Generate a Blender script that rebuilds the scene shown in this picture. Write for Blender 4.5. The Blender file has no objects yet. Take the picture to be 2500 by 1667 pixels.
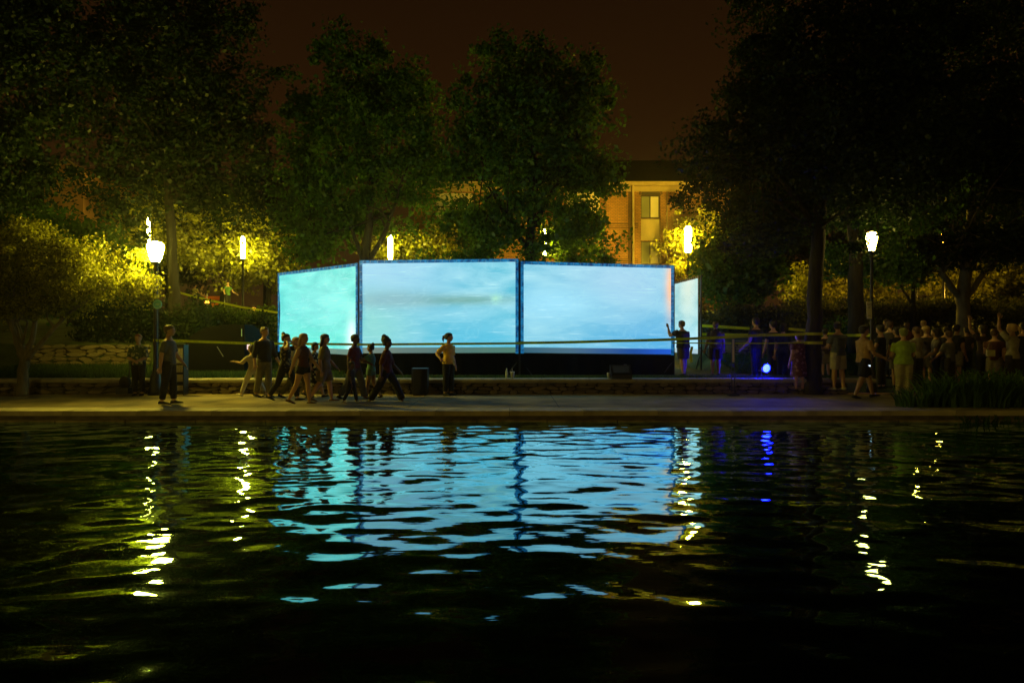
import bpy, math, random
import numpy as np
from mathutils import Vector, Matrix
R = math.radians
rnd = random.Random(7)
npr = np.random.default_rng(11)
sc = bpy.context.scene
col = sc.collection
F, HZ, CH = 1674.0, 825.0, 1.47          # photo focal length in px, horizon row, eye height above the path

# ------------------------------------------------------------------ camera, night sky, exposure
cd = bpy.data.cameras.new('camera'); cam = bpy.data.objects.new('camera', cd); col.objects.link(cam)
cam.location = (0, 0, CH); cam.rotation_euler = (R(90), 0, 0)
cd.sensor_width = 36; cd.lens = F / 2500 * 36; cd.shift_y = (HZ - 833.5) / 2500
cd.clip_start = .1; cd.clip_end = 600
sc.camera = cam
sc.render.resolution_x, sc.render.resolution_y = 1024, 682
w = bpy.data.worlds.new('World'); sc.world = w; w.use_nodes = True
nt = w.node_tree; bg = nt.nodes['Background']
tc = nt.nodes.new('ShaderNodeTexCoord'); sx = nt.nodes.new('ShaderNodeSeparateXYZ'); rp = nt.nodes.new('ShaderNodeValToRGB')
nt.links.new(tc.outputs['Generated'], sx.inputs[0]); nt.links.new(sx.outputs['Z'], rp.inputs[0]); nt.links.new(rp.outputs[0], bg.inputs[0])
rp.color_ramp.elements[0].position = 0.0; rp.color_ramp.elements[0].color = (.031, .0125, .0024, 1)
rp.color_ramp.elements[1].position = .55; rp.color_ramp.elements[1].color = (.0085, .0034, .0010, 1)
e = rp.color_ramp.elements.new(.28); e.color = (.0195, .0072, .0015, 1)
bg.inputs[1].default_value = 1.0
vs = sc.view_settings; vs.view_transform = 'Standard'; vs.look = 'None'; vs.exposure = 0; vs.gamma = 1; vs.use_curve_mapping = False
sc.render.engine = 'CYCLES'
cy = sc.cycles
cy.use_denoising = True; cy.max_bounces = 6; cy.diffuse_bounces = 2; cy.glossy_bounces = 3; cy.transmission_bounces = 4
cy.transparent_max_bounces = 6; cy.caustics_reflective = False; cy.caustics_refractive = False
cy.sample_clamp_indirect = 6; cy.use_light_tree = True

# ------------------------------------------------------------------ helpers
def P(px, py, Y):
    return Vector(((px - 1250) * Y / F, Y, CH - (py - HZ) * Y / F))
def WX(px, Y): return (px - 1250) * Y / F
def WZ(py, Y): return CH - (py - HZ) * Y / F

class MB:
    def __init__(s): s.v = []; s.f = []; s.n = 0
    def add(s, V, Fc):
        s.v.extend([tuple(map(float, p)) for p in V]); s.f.extend([tuple(int(i) + s.n for i in f) for f in Fc]); s.n = len(s.v); return s
    def box(s, c, d, rz=0.0, rx=0.0, ry=0.0):
        M = Matrix.Translation(c) @ Matrix.Rotation(rz, 4, 'Z') @ Matrix.Rotation(ry, 4, 'Y') @ Matrix.Rotation(rx, 4, 'X')
        V = [M @ Vector((x * d[0] / 2, y * d[1] / 2, z * d[2] / 2)) for x in (-1, 1) for y in (-1, 1) for z in (-1, 1)]
        return s.add(V, [(0, 1, 3, 2), (4, 6, 7, 5), (0, 4, 5, 1), (2, 3, 7, 6), (0, 2, 6, 4), (1, 5, 7, 3)])
    def rings(s, rings, cap=True):
        n = len(rings[0]); V = [p for r in rings for p in r]; Fc = []
        for k in range(len(rings) - 1):
            for i in range(n):
                j = (i + 1) % n; Fc.append((k * n + i, k * n + j, (k + 1) * n + j, (k + 1) * n + i))
        if cap: Fc.append(tuple(range(n - 1, -1, -1))); Fc.append(tuple((len(rings) - 1) * n + i for i in range(n)))
        return s.add(V, Fc)
    def tube(s, pts, rad, n=8, cap=True, flat=1.0):
        pts = [Vector(p) for p in pts]; rs = rad if isinstance(rad, (list, tuple)) else [rad] * len(pts)
        up = None; out = []
        for i, p in enumerate(pts):
            t = (pts[min(i + 1, len(pts) - 1)] - pts[max(i - 1, 0)])
            t = t.normalized() if t.length > 1e-9 else Vector((0, 0, 1))
            if up is None: up = t.orthogonal().normalized()
            up = (up - t * up.dot(t)); up = up.normalized() if up.length > 1e-6 else t.orthogonal().normalized()
            b = t.cross(up)
            out.append([p + (up * math.cos(a) + b * math.sin(a) * flat) * rs[i] for a in [2 * math.pi * k / n for k in range(n)]])
        return s.rings(out, cap)
    def lathe(s, c, prof, n=16):
        c = Vector(c)
        return s.rings([[c + Vector((r * math.cos(2 * math.pi * k / n), r * math.sin(2 * math.pi * k / n), z)) for k in range(n)] for r, z in prof])
    def ell(s, c, r, n=12, m=7, M=None):
        c = Vector(c); rg = []
        for k in range(m + 1):
            th = math.pi * (k + .02) / (m + .04) if 0 < k < m else (.06 if k == 0 else math.pi - .06)
            ring = []
            for i in range(n):
                a = 2 * math.pi * i / n
                p = Vector((r[0] * math.sin(th) * math.cos(a), r[1] * math.sin(th) * math.sin(a), -r[2] * math.cos(th)))
                ring.append(c + (M @ p if M else p))
            rg.append(ring)
        return s.rings(rg)
    def mesh(s, name, smooth=False):
        me = bpy.data.meshes.new(name); me.from_pydata(s.v, [], s.f); me.validate()
        if smooth: me.polygons.foreach_set('use_smooth', [True] * len(me.polygons))
        return me
    def build(s, name, mat, parent=None, smooth=False, loc=None):
        me = s.mesh(name, smooth); me.materials.append(mat); return link(name, me, parent)

def link(name, me, parent=None):
    o = bpy.data.objects.new(name, me); col.objects.link(o)
    if parent is not None: o.parent = parent
    return o
def npmesh(name, V, Q, mat, parent=None, smooth=False):
    """numpy vertices (n,3) and faces (m,k) to an object, fast"""
    me = bpy.data.meshes.new(name); V = np.asarray(V, np.float32); Q = np.asarray(Q, np.int32); k = Q.shape[1]
    me.vertices.add(len(V)); me.vertices.foreach_set('co', V.ravel())
    me.loops.add(Q.size); me.loops.foreach_set('vertex_index', Q.ravel())
    me.polygons.add(len(Q)); me.polygons.foreach_set('loop_start', np.arange(0, Q.size, k, dtype=np.int32))
    me.polygons.foreach_set('loop_total', np.full(len(Q), k, np.int32))
    if smooth: me.polygons.foreach_set('use_smooth', np.ones(len(Q), bool))
    me.update(calc_edges=True); me.materials.append(mat)
    return link(name, me, parent)
def empty(name, loc=(0, 0, 0)):
    o = bpy.data.objects.new(name, None); col.objects.link(o); o.location = loc; o.empty_display_size = .1; return o
def tag(o, label=None, cat=None, group=None, kind=None):
    if label: o['label'] = label
    if cat: o['category'] = cat
    if group: o['group'] = group
    if kind: o['kind'] = kind
    return o
def thing(name, label, cat, group=None, loc=(0, 0, 0)):
    return tag(empty(name, loc), label, cat, group)

# ------------------------------------------------------------------ materials
MATS = {}
def mat(name, c, rough=.7, var=.25, scale=6.0, bump=0.0, metal=0.0, bscale=None, spec=.5, stretch=None):
    if name in MATS: return MATS[name]
    m = bpy.data.materials.new(name); m.use_nodes = True; t = m.node_tree; N = t.nodes; L = t.links
    b = N['Principled BSDF']; b.inputs['Roughness'].default_value = rough; b.inputs['Metallic'].default_value = metal
    b.inputs['Specular IOR Level'].default_value = spec
    co = N.new('ShaderNodeTexCoord'); src = co.outputs['Object']
    if stretch:
        mp = N.new('ShaderNodeMapping'); mp.inputs['Scale'].default_value = stretch; L.new(src, mp.inputs[0]); src = mp.outputs[0]
    no = N.new('ShaderNodeTexNoise'); no.inputs['Scale'].default_value = scale; no.inputs['Detail'].default_value = 5; L.new(src, no.inputs['Vector'])
    mr = N.new('ShaderNodeMapRange'); mr.inputs[1].default_value = .3; mr.inputs[2].default_value = .7
    mr.inputs[3].default_value = 1 - var; mr.inputs[4].default_value = 1 + var; L.new(no.outputs['Fac'], mr.inputs[0])
    mx = N.new('ShaderNodeVectorMath'); mx.operation = 'SCALE'; mx.inputs[0].default_value = c[:3]; L.new(mr.outputs[0], mx.inputs['Scale'])
    L.new(mx.outputs[0], b.inputs['Base Color'])
    if bump:
        n2 = N.new('ShaderNodeTexNoise'); n2.inputs['Scale'].default_value = bscale or scale * 5; n2.inputs['Detail'].default_value = 4; L.new(src, n2.inputs['Vector'])
        bp = N.new('ShaderNodeBump'); bp.inputs['Strength'].default_value = bump; bp.inputs['Distance'].default_value = .03
        L.new(n2.outputs['Fac'], bp.inputs['Height']); L.new(bp.outputs[0], b.inputs['Normal'])
    MATS[name] = m; return m
def emit(name, c, s):
    if name in MATS: return MATS[name]
    m = bpy.data.materials.new(name); m.use_nodes = True; b = m.node_tree.nodes['Principled BSDF']
    b.inputs['Base Color'].default_value = (.8, .8, .8, 1); b.inputs['Emission Color'].default_value = (*c, 1); b.inputs['Emission Strength'].default_value = s
    MATS[name] = m; return m
def leafmat(name, c, var=.45):
    m = bpy.data.materials.new(name); m.use_nodes = True; t = m.node_tree; N = t.nodes; L = t.links
    N.remove(N['Principled BSDF']); out = N['Material Output']
    g = N.new('ShaderNodeNewGeometry'); mr = N.new('ShaderNodeMapRange'); mr.inputs[3].default_value = 1 - var; mr.inputs[4].default_value = 1 + var
    L.new(g.outputs['Random Per Island'], mr.inputs[0])
    mx = N.new('ShaderNodeVectorMath'); mx.operation = 'SCALE'; mx.inputs[0].default_value = c; L.new(mr.outputs[0], mx.inputs['Scale'])
    d = N.new('ShaderNodeBsdfDiffuse'); tr = N.new('ShaderNodeBsdfTranslucent'); gl = N.new('ShaderNodeBsdfGlossy'); gl.inputs['Roughness'].default_value = .45
    gl.inputs['Color'].default_value = (.5, .5, .5, 1)
    L.new(mx.outputs[0], d.inputs[0]); L.new(mx.outputs[0], tr.inputs[0])
    m1 = N.new('ShaderNodeMixShader'); m1.inputs[0].default_value = .45; L.new(d.outputs[0], m1.inputs[1]); L.new(tr.outputs[0], m1.inputs[2])
    m2 = N.new('ShaderNodeMixShader'); m2.inputs[0].default_value = .035; L.new(m1.outputs[0], m2.inputs[1]); L.new(gl.outputs[0], m2.inputs[2])
    L.new(m2.outputs[0], out.inputs[0]); return m

LAMPC = (1.0, .79, .07)
ORANGE = (1.0, .55, .05)
M_lamp = emit('lantern_glass', LAMPC, 600)
M_lamp_r = emit('lantern_glass_dim', (1.0, .74, .14), 45)
M_col = emit('column_lamp_glass', (1.0, .80, .08), 400)
M_colo = emit('column_lamp_glass_amber', (1.0, .66, .04), 700)
M_cold = emit('column_lamp_glass_dim', (1.0, .76, .10), 160)
M_black = mat('black_metal', (.018, .018, .02), .45, .2, 8)
M_blackcloth = mat('black_cloth', (.003, .003, .0035), .95, .3, 5, .3, spec=.08)
M_bark = mat('bark', (.022, .018, .012), .9, .45, 9, .9, bscale=22, stretch=(1, 1, .25))
M_barkl = mat('pale_bark', (.14, .12, .075), .85, .4, 7, .7, bscale=18, stretch=(1, 1, .3))
M_stone = [mat('limestone', (.23, .19, .12), .9, .3, 9, .6), mat('tan_stone', (.19, .15, .09), .9, .3, 9, .6), mat('grey_stone', (.16, .14, .10), .9, .3, 9, .6), mat('pale_stone', (.29, .24, .16), .9, .3, 9, .6)]
M_mortar = mat('mortar', (.05, .042, .032), .95, .3, 12, .5)
M_cap = mat('coping_concrete', (.33, .31, .24), .85, .22, 3, .3, bscale=40)
M_path = mat('path_concrete', (.27, .215, .095), .9, .5, 1.1, .5, bscale=45)
M_edge = mat('edge_concrete', (.46, .41, .28), .8, .35, 2.0, .3, bscale=50)
M_pool = mat('pool_wall_concrete', (.13, .11, .075), .85, .45, 3, .4, bscale=30)
M_grass = mat('lawn', (.045, .065, .018), .95, .45, 2.5, .9, bscale=70)
M_skin = mat('skin_light', (.50, .30, .19), .55, .08, 8)
M_skin2 = mat('skin_tan', (.33, .19, .11), .55, .08, 8)
M_skin3 = mat('skin_dark', (.11, .055, .032), .5, .08, 8)
M_hairb = mat('hair_dark', (.018, .012, .008), .5, .3, 60, .4)
M_hairbr = mat('hair_brown', (.07, .035, .015), .5, .3, 60, .4)
M_hairbl = mat('hair_blond', (.36, .23, .08), .5, .3, 60, .4)
M_hairr = mat('hair_red', (.22, .07, .03), .5, .3, 60, .4)
M_tape = leafmat('caution_tape', (.66, .72, .02), .05)
M_ink = mat('black_ink', (.015, .015, .012), .6, .05, 3)
M_white = mat('white_paint', (.75, .75, .70), .5, .06, 4)

# ------------------------------------------------------------------ terrain
def ground(x, y):
    """height of the land behind the low wall"""
    ramp0 = .38
    if x > 8.9: ramp0 = .0 + .38 * min(1, max(0, (y - 18.5) / 3.0))
    if x < -10.3: ys, lo = 21.0, .60
    elif x > 6.9: ys, lo = 24.3, .88
    else: ys, lo = 29.0, .9
    if y <= ys:
        t = (y - 18.4) / (ys - 18.4)
        if ys == 29.0: t = max(0, (y - 24) / 5)
        elif x > 6.9: t = max(0, (y - 21) / 3.3)
        return ramp0 + (lo - .38) * t
    top = 1.27 if x < -10.3 else 1.36
    t = min(1, (y - ys) / (38 - ys)); return top + (3.0 - top) * t + .25 * min(1, max(0, (y - 38) / 40))
xs = np.concatenate([np.arange(-60, -20, 4), np.arange(-20, 20.01, .5), np.arange(24, 61, 4)])
ys_ = np.concatenate([[18.41, 18.8, 19.4, 20.1, 20.6, 20.98, 21.02, 21.6, 22.5, 23.4, 24.28, 24.32, 25.2, 26.2, 27.3, 28.98, 29.02], np.arange(30, 42, 1.0), [46, 52, 60, 80, 120, 200, 320]])
V = np.array([[x, y, ground(x, y) + (0.03 * math.sin(x * 1.7 + y * 2.3) if y > 19 else 0)] for y in ys_ for x in xs]); nx = len(xs)
Q = [(j * nx + i, j * nx + i + 1, (j + 1) * nx + i + 1, (j + 1) * nx + i) for j in range(len(ys_) - 1) for i in range(nx - 1)]
tag(npmesh('lawn_ground', V, Q, M_grass), kind='structure')
# grass blades on the visible slopes
def blades(name, n, x0, x1, y0, y1, h, m, skip=None):
    X = npr.uniform(x0, x1, n); Y = npr.uniform(y0, y1, n); Z = np.array([ground(a, b) for a, b in zip(X, Y)])
    a = npr.uniform(0, 6.28, n); hh = h * npr.uniform(.5, 1.3, n); wd = .012 * npr.uniform(.7, 1.6, n)
    B = np.stack([X, Y, Z], 1); d = np.stack([np.cos(a), np.sin(a), 0 * a], 1) * wd[:, None]
    tip = B + np.stack([npr.normal(0, .4, n) * hh, npr.normal(0, .4, n) * hh, hh], 1)
    V = np.stack([B - d, B + d, tip], 1).reshape(-1, 3)
    return tag(npmesh(name, V, np.arange(3 * n).reshape(-1, 3), m), kind='stuff', label='short rough grass on the bank behind the low stone wall', cat='grass')
M_blade = leafmat('grass_blade', (.05, .095, .02))
blades('grass', 26000, -15, -5, 18.5, 21, .13, M_blade)
blades('grass', 12000, -5, 9, 18.5, 19.3, .07, M_blade)
blades('grass', 14000, 6.9, 14, 21, 24.2, .12, M_blade)
blades('grass', 14000, -13, -7, 24, 34, .14, M_blade)

# path, pool edge
tag(MB().box((0, 16.23, -.25), (120, 3.54, .5)).build('footpath', M_path), kind='structure')
edge = tag(MB().box((0, 14.14, -.28), (120, .60, .50)).build('pool_edge', M_pool), kind='structure')
me = MB().box((0, 0, 0), (1.49, .66, .10)).mesh('coping_slab'); me.materials.append(M_edge)
for i in range(24):
    o = link('coping_slab', me, edge); o.location = (-17.3 + i * 1.5, 14.13, -.045 + rnd.uniform(-.003, .003))
led = MB()
for i in range(30): led.box((-21 + i * 1.4, 13.73, -.198 + rnd.uniform(-.004, .004)), (1.38, .16, .06))
led.build('ledge', mat('ledge_concrete', (.30, .26, .15), .8, .5, 4, .3), edge)
MB().box((0, 13.83, -.75), (120, .04, 1.1)).build('pool_wall', M_pool, edge)
# joint lines sunk in the path
jt = MB()
for i in range(10): jt.box((-15 + i * 3.2, 16.2, .0015), (.018, 3.4, .001))
jt.build('joint', mat('joint_filler', (.05, .045, .03), .95, .2, 5), bpy.data.objects['footpath'])

# ------------------------------------------------------------------ water
def water():
    yy = [-1.1, -.5, 0, .5, 1.0, 1.4]
    while yy[-1] < 13.78: yy.append(yy[-1] + .012 + .0031 * yy[-1])
    yy[-1] = 13.80
    xx = np.concatenate([np.arange(-60, -12, 2.0), np.arange(-12, 12.001, .055), np.arange(14, 61, 2.0)])
    X, Y = np.meshgrid(xx, np.array(yy)); Z = np.zeros_like(X); g = np.random.default_rng(8)
    for i in range(52):
        lam = .17 * (1.4 / .17) ** g.random(); th = g.normal(0, .55 if lam < .5 else .38); k = 2 * math.pi / lam
        sl = .0082 * (1.0 if lam > .3 else .85)
        Z += sl / k * np.sin(k * (math.sin(th) * X + math.cos(th) * Y) + g.uniform(0, 6.28) + .6 * np.sin(.9 * X + i) * .8)
    V = np.stack([X, Y, Z - .205], 2).reshape(-1, 3); n = len(xx); m = len(yy)
    I = np.arange(n * m).reshape(m, n)
    Q = np.stack([I[:-1, :-1], I[:-1, 1:], I[1:, 1:], I[1:, :-1]], 2).reshape(-1, 4)
    mt = bpy.data.materials.new('dark_water'); mt.use_nodes = True; t = mt.node_tree; N = t.nodes; L = t.links; b = N['Principled BSDF']
    b.inputs['Base Color'].default_value = (.0008, .0008, .0005, 1); b.inputs['Roughness'].default_value = .035; b.inputs['IOR'].default_value = 1.6; b.inputs['Specular Tint'].default_value = (.55, .92, 1, 1)
    co = N.new('ShaderNodeTexCoord'); mp = N.new('ShaderNodeMapping'); mp.inputs['Scale'].default_value = (.55, 1.5, 1); L.new(co.outputs['Object'], mp.inputs[0])
    no = N.new('ShaderNodeTexNoise'); no.inputs['Scale'].default_value = 4.0; no.inputs['Detail'].default_value = 2.5; L.new(mp.outputs[0], no.inputs['Vector'])
    bp = N.new('ShaderNodeBump'); bp.inputs['Strength'].default_value = 1; bp.inputs['Distance'].default_value = .0035
    L.new(no.outputs['Fac'], bp.inputs['Height'])
    gs = N.new('ShaderNodeBsdfGlossy'); gs.inputs['Color'].default_value = (.61, .94, 1, 1); gs.inputs['Roughness'].default_value = .025; L.new(bp.outputs[0], gs.inputs['Normal'])
    fr = N.new('ShaderNodeFresnel'); fr.inputs['IOR'].default_value = 1.42; L.new(bp.outputs[0], fr.inputs['Normal']); b.inputs['Specular IOR Level'].default_value = 0
    mu = N.new('ShaderNodeMath'); mu.operation = 'MULTIPLY'; mu.use_clamp = True; mu.inputs[1].default_value = 3.6; pw = N.new('ShaderNodeMath'); pw.operation = 'POWER'; pw.inputs[1].default_value = 1.5; L.new(fr.outputs[0], pw.inputs[0]); L.new(pw.outputs[0], mu.inputs[0]); ms = N.new('ShaderNodeMixShader'); L.new(mu.outputs[0], ms.inputs[0]); L.new(b.outputs[0], ms.inputs[1]); L.new(gs.outputs[0], ms.inputs[2]); L.new(ms.outputs[0], N['Material Output'].inputs[0])
    return tag(npmesh('pond_water', V, Q, mt, smooth=True), kind='structure')
water()
tag(MB().box((0, 3, -1.6), (120, 22, .1)).build('pond_bed', M_pool), kind='structure')

tag(MB().box((0, -13.2, -.55), (120, 24, 1.1)).build('near_bank', M_grass), kind='structure')
# ------------------------------------------------------------------ stone walls
def stone_mesh(i):
    g = random.Random(100 + i); n = 8; base = []
    for k in range(n):
        a = 2 * math.pi * (k + .5) / n; x = math.cos(a); z = math.sin(a)
        s = 1 / max(abs(x), abs(z)) ** .75 * g.uniform(.86, 1.0); base.append((x * s * .5, z * s * .5))
    rg = [[Vector((x, .5, z)) for x, z in base], [Vector((x, -.25, z)) for x, z in base],
          [Vector((x * .84 + g.uniform(-.02, .02), -.47 + g.uniform(-.05, .05), z * .84)) for x, z in base]]
    me = MB().rings(rg).mesh('stone'); me.materials.append(M_stone[i % 4]); return me
STONES = [stone_mesh(i) for i in range(12)]
def stone_wall(name, label, x0, x1, yf, z0, z1, depth, rows, mw, cap=None, slope=0):
    t = thing(name, label, 'stone wall')
    MB().box(((x0 + x1) / 2, yf + .05 + depth / 2, (z0 + z1) / 2 - .1), (x1 - x0, depth, z1 - z0 + .2)).build('mortar_core', M_mortar, t)
    cnt = 0
    for rr in range(rows):
        x = x0; rh = (z1 - z0) / rows
        while x < x1:
            wd = mw * rnd.uniform(.55, 1.6); wd = min(wd, x1 - x + .05)
            two = rnd.random() < .22 and rh > .09
            for q in range(2 if two else 1):
                hh = rh * (.5 if two else 1)
                o = link('stone', STONES[rnd.randrange(12)], t); cnt += 1
                o.location = (x + wd / 2, yf + .03 + rnd.uniform(-.014, .018), z0 + rr * rh + hh * (q + .5) + rnd.uniform(-.016, .016))
                o.scale = (wd * 1.0, .12, hh * rnd.uniform(.94, 1.16)); o.rotation_euler = (rnd.uniform(-.06, .06), rnd.uniform(-.16, .16), rnd.uniform(-.05, .05))
            x += wd
    if cap:
        ln, th, dp = cap; n = int((x1 - x0) / ln) + 1; cm = MB(); 
        me = MB().rings([[Vector((sx_, y, z)) for y, z in ((-dp / 2 + .03, -th / 2), (-dp / 2, -th / 4), (-dp / 2, th / 4), (-dp / 2 + .035, th / 2), (dp / 2, th / 2), (dp / 2, -th / 2))] for sx_ in (-ln / 2 + .006, ln / 2 - .006)]).mesh('cap_stone')
        me.materials.append(M_cap)
        for i in range(n):
            o = link('cap_stone', me, t); o.location = (x0 + (i + .5) * ln, yf + dp / 2 - .05, z1 + th / 2 + rnd.uniform(-.004, .004)); o.rotation_euler = (rnd.uniform(-.006, .006), 0, rnd.uniform(-.004, .004))
    return t
stone_wall('low_stone_wall', 'long low tan stone seat wall with concrete cap along the back of the footpath', -14.2, 8.8, 18.0, 0, .29, .36, 3, .31, (1.25, .11, .46))
stone_wall('retaining_wall', 'rough stacked stone retaining wall above the grass at far left', -15, -11.1, 20.95, .52, 1.26, .3, 6, .42)
stone_wall('retaining_wall', 'lamplit stone retaining wall below the hedge right of the screens', 6.9, 10.6, 24.2, .82, 1.38, .3, 5, .42)

# ------------------------------------------------------------------ trees
def crown_pts(blobs, clumps, per, cr, g):
    """clump centres spread through ellipsoids (centre, rx, ry, rz), then leaves around each"""
    vol = np.array([b[1] * b[2] * b[3] for b in blobs]); pr = vol ** .8 / (vol ** .8).sum(); idx = g.choice(len(blobs), clumps, p=pr)
    d = g.normal(size=(clumps, 3)); d /= np.linalg.norm(d, axis=1)[:, None]; r = g.random(clumps) ** (1 / 2.6)
    r = np.where(g.random(clumps) < .13, g.uniform(1.0, 1.22, clumps), r)
    C = np.array([[*blobs[i][0]] for i in idx]) + d * r[:, None] * np.array([[blobs[i][1], blobs[i][2], blobs[i][3]] for i in idx])
    sz = cr * g.uniform(.35, 1.6, clumps)
    L = np.repeat(C, per, 0) + np.clip(g.normal(size=(clumps * per, 3)), -1.7, 1.7) * np.repeat(sz, per)[:, None] * np.array([.5, .5, .36])
    return C, L
def leaf_quads(L, size, g):
    n = len(L); nrm = g.normal(size=(n, 3)) + np.array([0, 0, .5]); nrm /= np.linalg.norm(nrm, axis=1)[:, None]
    t = np.cross(nrm, g.normal(size=(n, 3))); t /= np.linalg.norm(t, axis=1)[:, None]; b = np.cross(nrm, t)
    s = size * g.uniform(.6, 1.35, n)[:, None]
    V = np.stack([L - t * s * .5, L - b * s * .32 + nrm * s * .08, L + t * s * .5 - nrm * s * .06, L + b * s * .32 + nrm * s * .08], 1).reshape(-1, 3)
    return V, np.arange(4 * n).reshape(-1, 4)
def tree(name, label, trunk, blobs, clumps, per, cr, leaf, lm, bark=None, limbs=18, group=None, cat='tree', seed=1, lr=.07):
    """trunk: list of paths [(px,py,Y,r)...] ; blobs: (px,py,Y,rx_px,ry_px[,depth m])"""
    g = np.random.default_rng(seed); bl = []
    for b in blobs:
        k = b[2] / F; bl.append((P(b[0], b[1], b[2]), b[3] * k, (b[5] if len(b) > 5 else b[3] * k * .9), b[4] * k))
    b0 = P(*trunk[0][0][:3]); t = thing(name, label, cat, group, b0)
    C, L = crown_pts(bl, clumps, per, cr, g); off = np.array(b0)
    mb = MB(); paths = []
    for pa in trunk:
        pts = [P(*q[:3]) for q in pa]; rs = [q[3] for q in pa]; fine = []; fr = []
        for i in range(len(pts) - 1):
            for s in range(4):
                u = s / 4; p = pts[i].lerp(pts[i + 1], u)
                if i + s: p = p + Vector(g.normal(0, .018, 3)) * min(1, rs[i] * 8)
                fine.append(p); fr.append(rs[i] + (rs[i + 1] - rs[i]) * u)
        fine.append(pts[-1]); fr.append(rs[-1]); paths.append((fine, fr))
        mb.tube([p - b0 for p in fine], fr, 10)
    for i in range(limbs):
        fine, fr = paths[i % len(paths)]; k = int(len(fine) * g.uniform(.45, .98)); k = min(k, len(fine) - 1); s0 = fine[k]
        cand = C[g.integers(0, len(C), 6)]; tg = Vector(cand[np.argmin(np.linalg.norm(cand - np.array(s0), axis=1))])
        m1 = s0.lerp(tg, .35) + Vector((0, 0, .12 * (tg - s0).length * g.uniform(-.3, 1))); m2 = s0.lerp(tg, .7) + Vector(g.normal(0, .12, 3)); r0 = min(lr, fr[k] * .7)
        mb.tube([s0 - b0, m1 - b0, m2 - b0, tg - b0], [r0, r0 * .7, r0 * .45, r0 * .2], 6)
        for q in range(2):
            t2 = Vector(C[g.integers(0, len(C))]); 
            if (t2 - m2).length < 2.6: mb.tube([m2 - b0, m2.lerp(t2, .5) + Vector(g.normal(0, .1, 3)) - b0, t2 - b0], [r0 * .4, r0 * .28, r0 * .12], 5)
    mb.build('trunk', bark or M_bark, t, smooth=True)
    V, Q = leaf_quads(L, leaf, g); npmesh('crown', V - off, Q, lm, t)
    return t
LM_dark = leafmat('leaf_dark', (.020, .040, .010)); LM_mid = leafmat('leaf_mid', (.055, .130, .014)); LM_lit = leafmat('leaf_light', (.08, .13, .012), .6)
LM_lamplit = leafmat('leaf_lamplit', (.20, .205, .012), .6); LM_hedge = leafmat('leaf_hedge', (.06, .07, .02))  # yellow lamplight partly put into the leaf colour of trees near lamps

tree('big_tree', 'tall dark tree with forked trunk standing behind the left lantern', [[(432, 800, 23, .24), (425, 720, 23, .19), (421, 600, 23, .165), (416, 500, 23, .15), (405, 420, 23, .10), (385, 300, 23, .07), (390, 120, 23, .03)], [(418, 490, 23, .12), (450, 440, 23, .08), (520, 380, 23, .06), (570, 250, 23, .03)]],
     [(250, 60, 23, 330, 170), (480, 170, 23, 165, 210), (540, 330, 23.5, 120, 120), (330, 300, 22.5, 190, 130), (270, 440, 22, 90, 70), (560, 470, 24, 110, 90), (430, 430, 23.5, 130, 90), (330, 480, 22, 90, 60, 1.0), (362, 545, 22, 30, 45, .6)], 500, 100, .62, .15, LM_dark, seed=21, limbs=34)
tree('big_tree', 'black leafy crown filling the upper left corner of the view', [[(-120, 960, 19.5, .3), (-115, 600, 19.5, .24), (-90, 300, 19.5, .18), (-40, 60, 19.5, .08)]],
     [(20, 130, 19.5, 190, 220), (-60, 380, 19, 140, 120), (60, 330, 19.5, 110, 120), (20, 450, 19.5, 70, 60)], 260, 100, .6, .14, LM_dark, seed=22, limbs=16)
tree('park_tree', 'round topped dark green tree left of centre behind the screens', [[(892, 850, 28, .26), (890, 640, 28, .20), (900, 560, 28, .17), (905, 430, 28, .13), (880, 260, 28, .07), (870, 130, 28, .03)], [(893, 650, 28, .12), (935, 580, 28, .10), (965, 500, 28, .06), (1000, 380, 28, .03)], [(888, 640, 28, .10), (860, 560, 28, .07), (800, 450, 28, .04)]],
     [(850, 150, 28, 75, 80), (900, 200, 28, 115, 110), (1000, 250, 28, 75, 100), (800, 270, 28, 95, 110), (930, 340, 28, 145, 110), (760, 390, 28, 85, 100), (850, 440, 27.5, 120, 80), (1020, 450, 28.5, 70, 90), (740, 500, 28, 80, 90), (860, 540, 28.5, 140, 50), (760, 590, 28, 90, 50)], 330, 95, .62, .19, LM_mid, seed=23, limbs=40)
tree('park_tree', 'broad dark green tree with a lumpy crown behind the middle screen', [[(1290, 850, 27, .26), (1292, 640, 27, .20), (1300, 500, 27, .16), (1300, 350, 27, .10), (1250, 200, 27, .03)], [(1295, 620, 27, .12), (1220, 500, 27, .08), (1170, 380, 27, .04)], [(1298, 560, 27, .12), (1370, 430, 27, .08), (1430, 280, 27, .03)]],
     [(1220, 165, 27, 80, 70), (1330, 190, 27, 85, 85), (1430, 215, 27, 68, 85), (1170, 290, 27, 90, 85), (1300, 290, 27, 150, 90), (1420, 330, 27, 75, 70), (1120, 420, 27, 60, 85), (1260, 420, 27, 150, 90), (1450, 440, 27, 62, 65), (1380, 400, 27, 70, 70), (1300, 560, 26.5, 75, 90), (1210, 590, 27, 85, 50), (1430, 590, 27.5, 75, 70), (1130, 640, 27, 60, 28), (1480, 500, 27, 35, 60), (1140, 545, 27, 60, 35), (1215, 520, 27, 70, 50), (1400, 520, 27, 70, 45), (1060, 590, 28, 45, 40)], 390, 95, .58, .19, LM_mid, seed=24, limbs=40)
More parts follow.
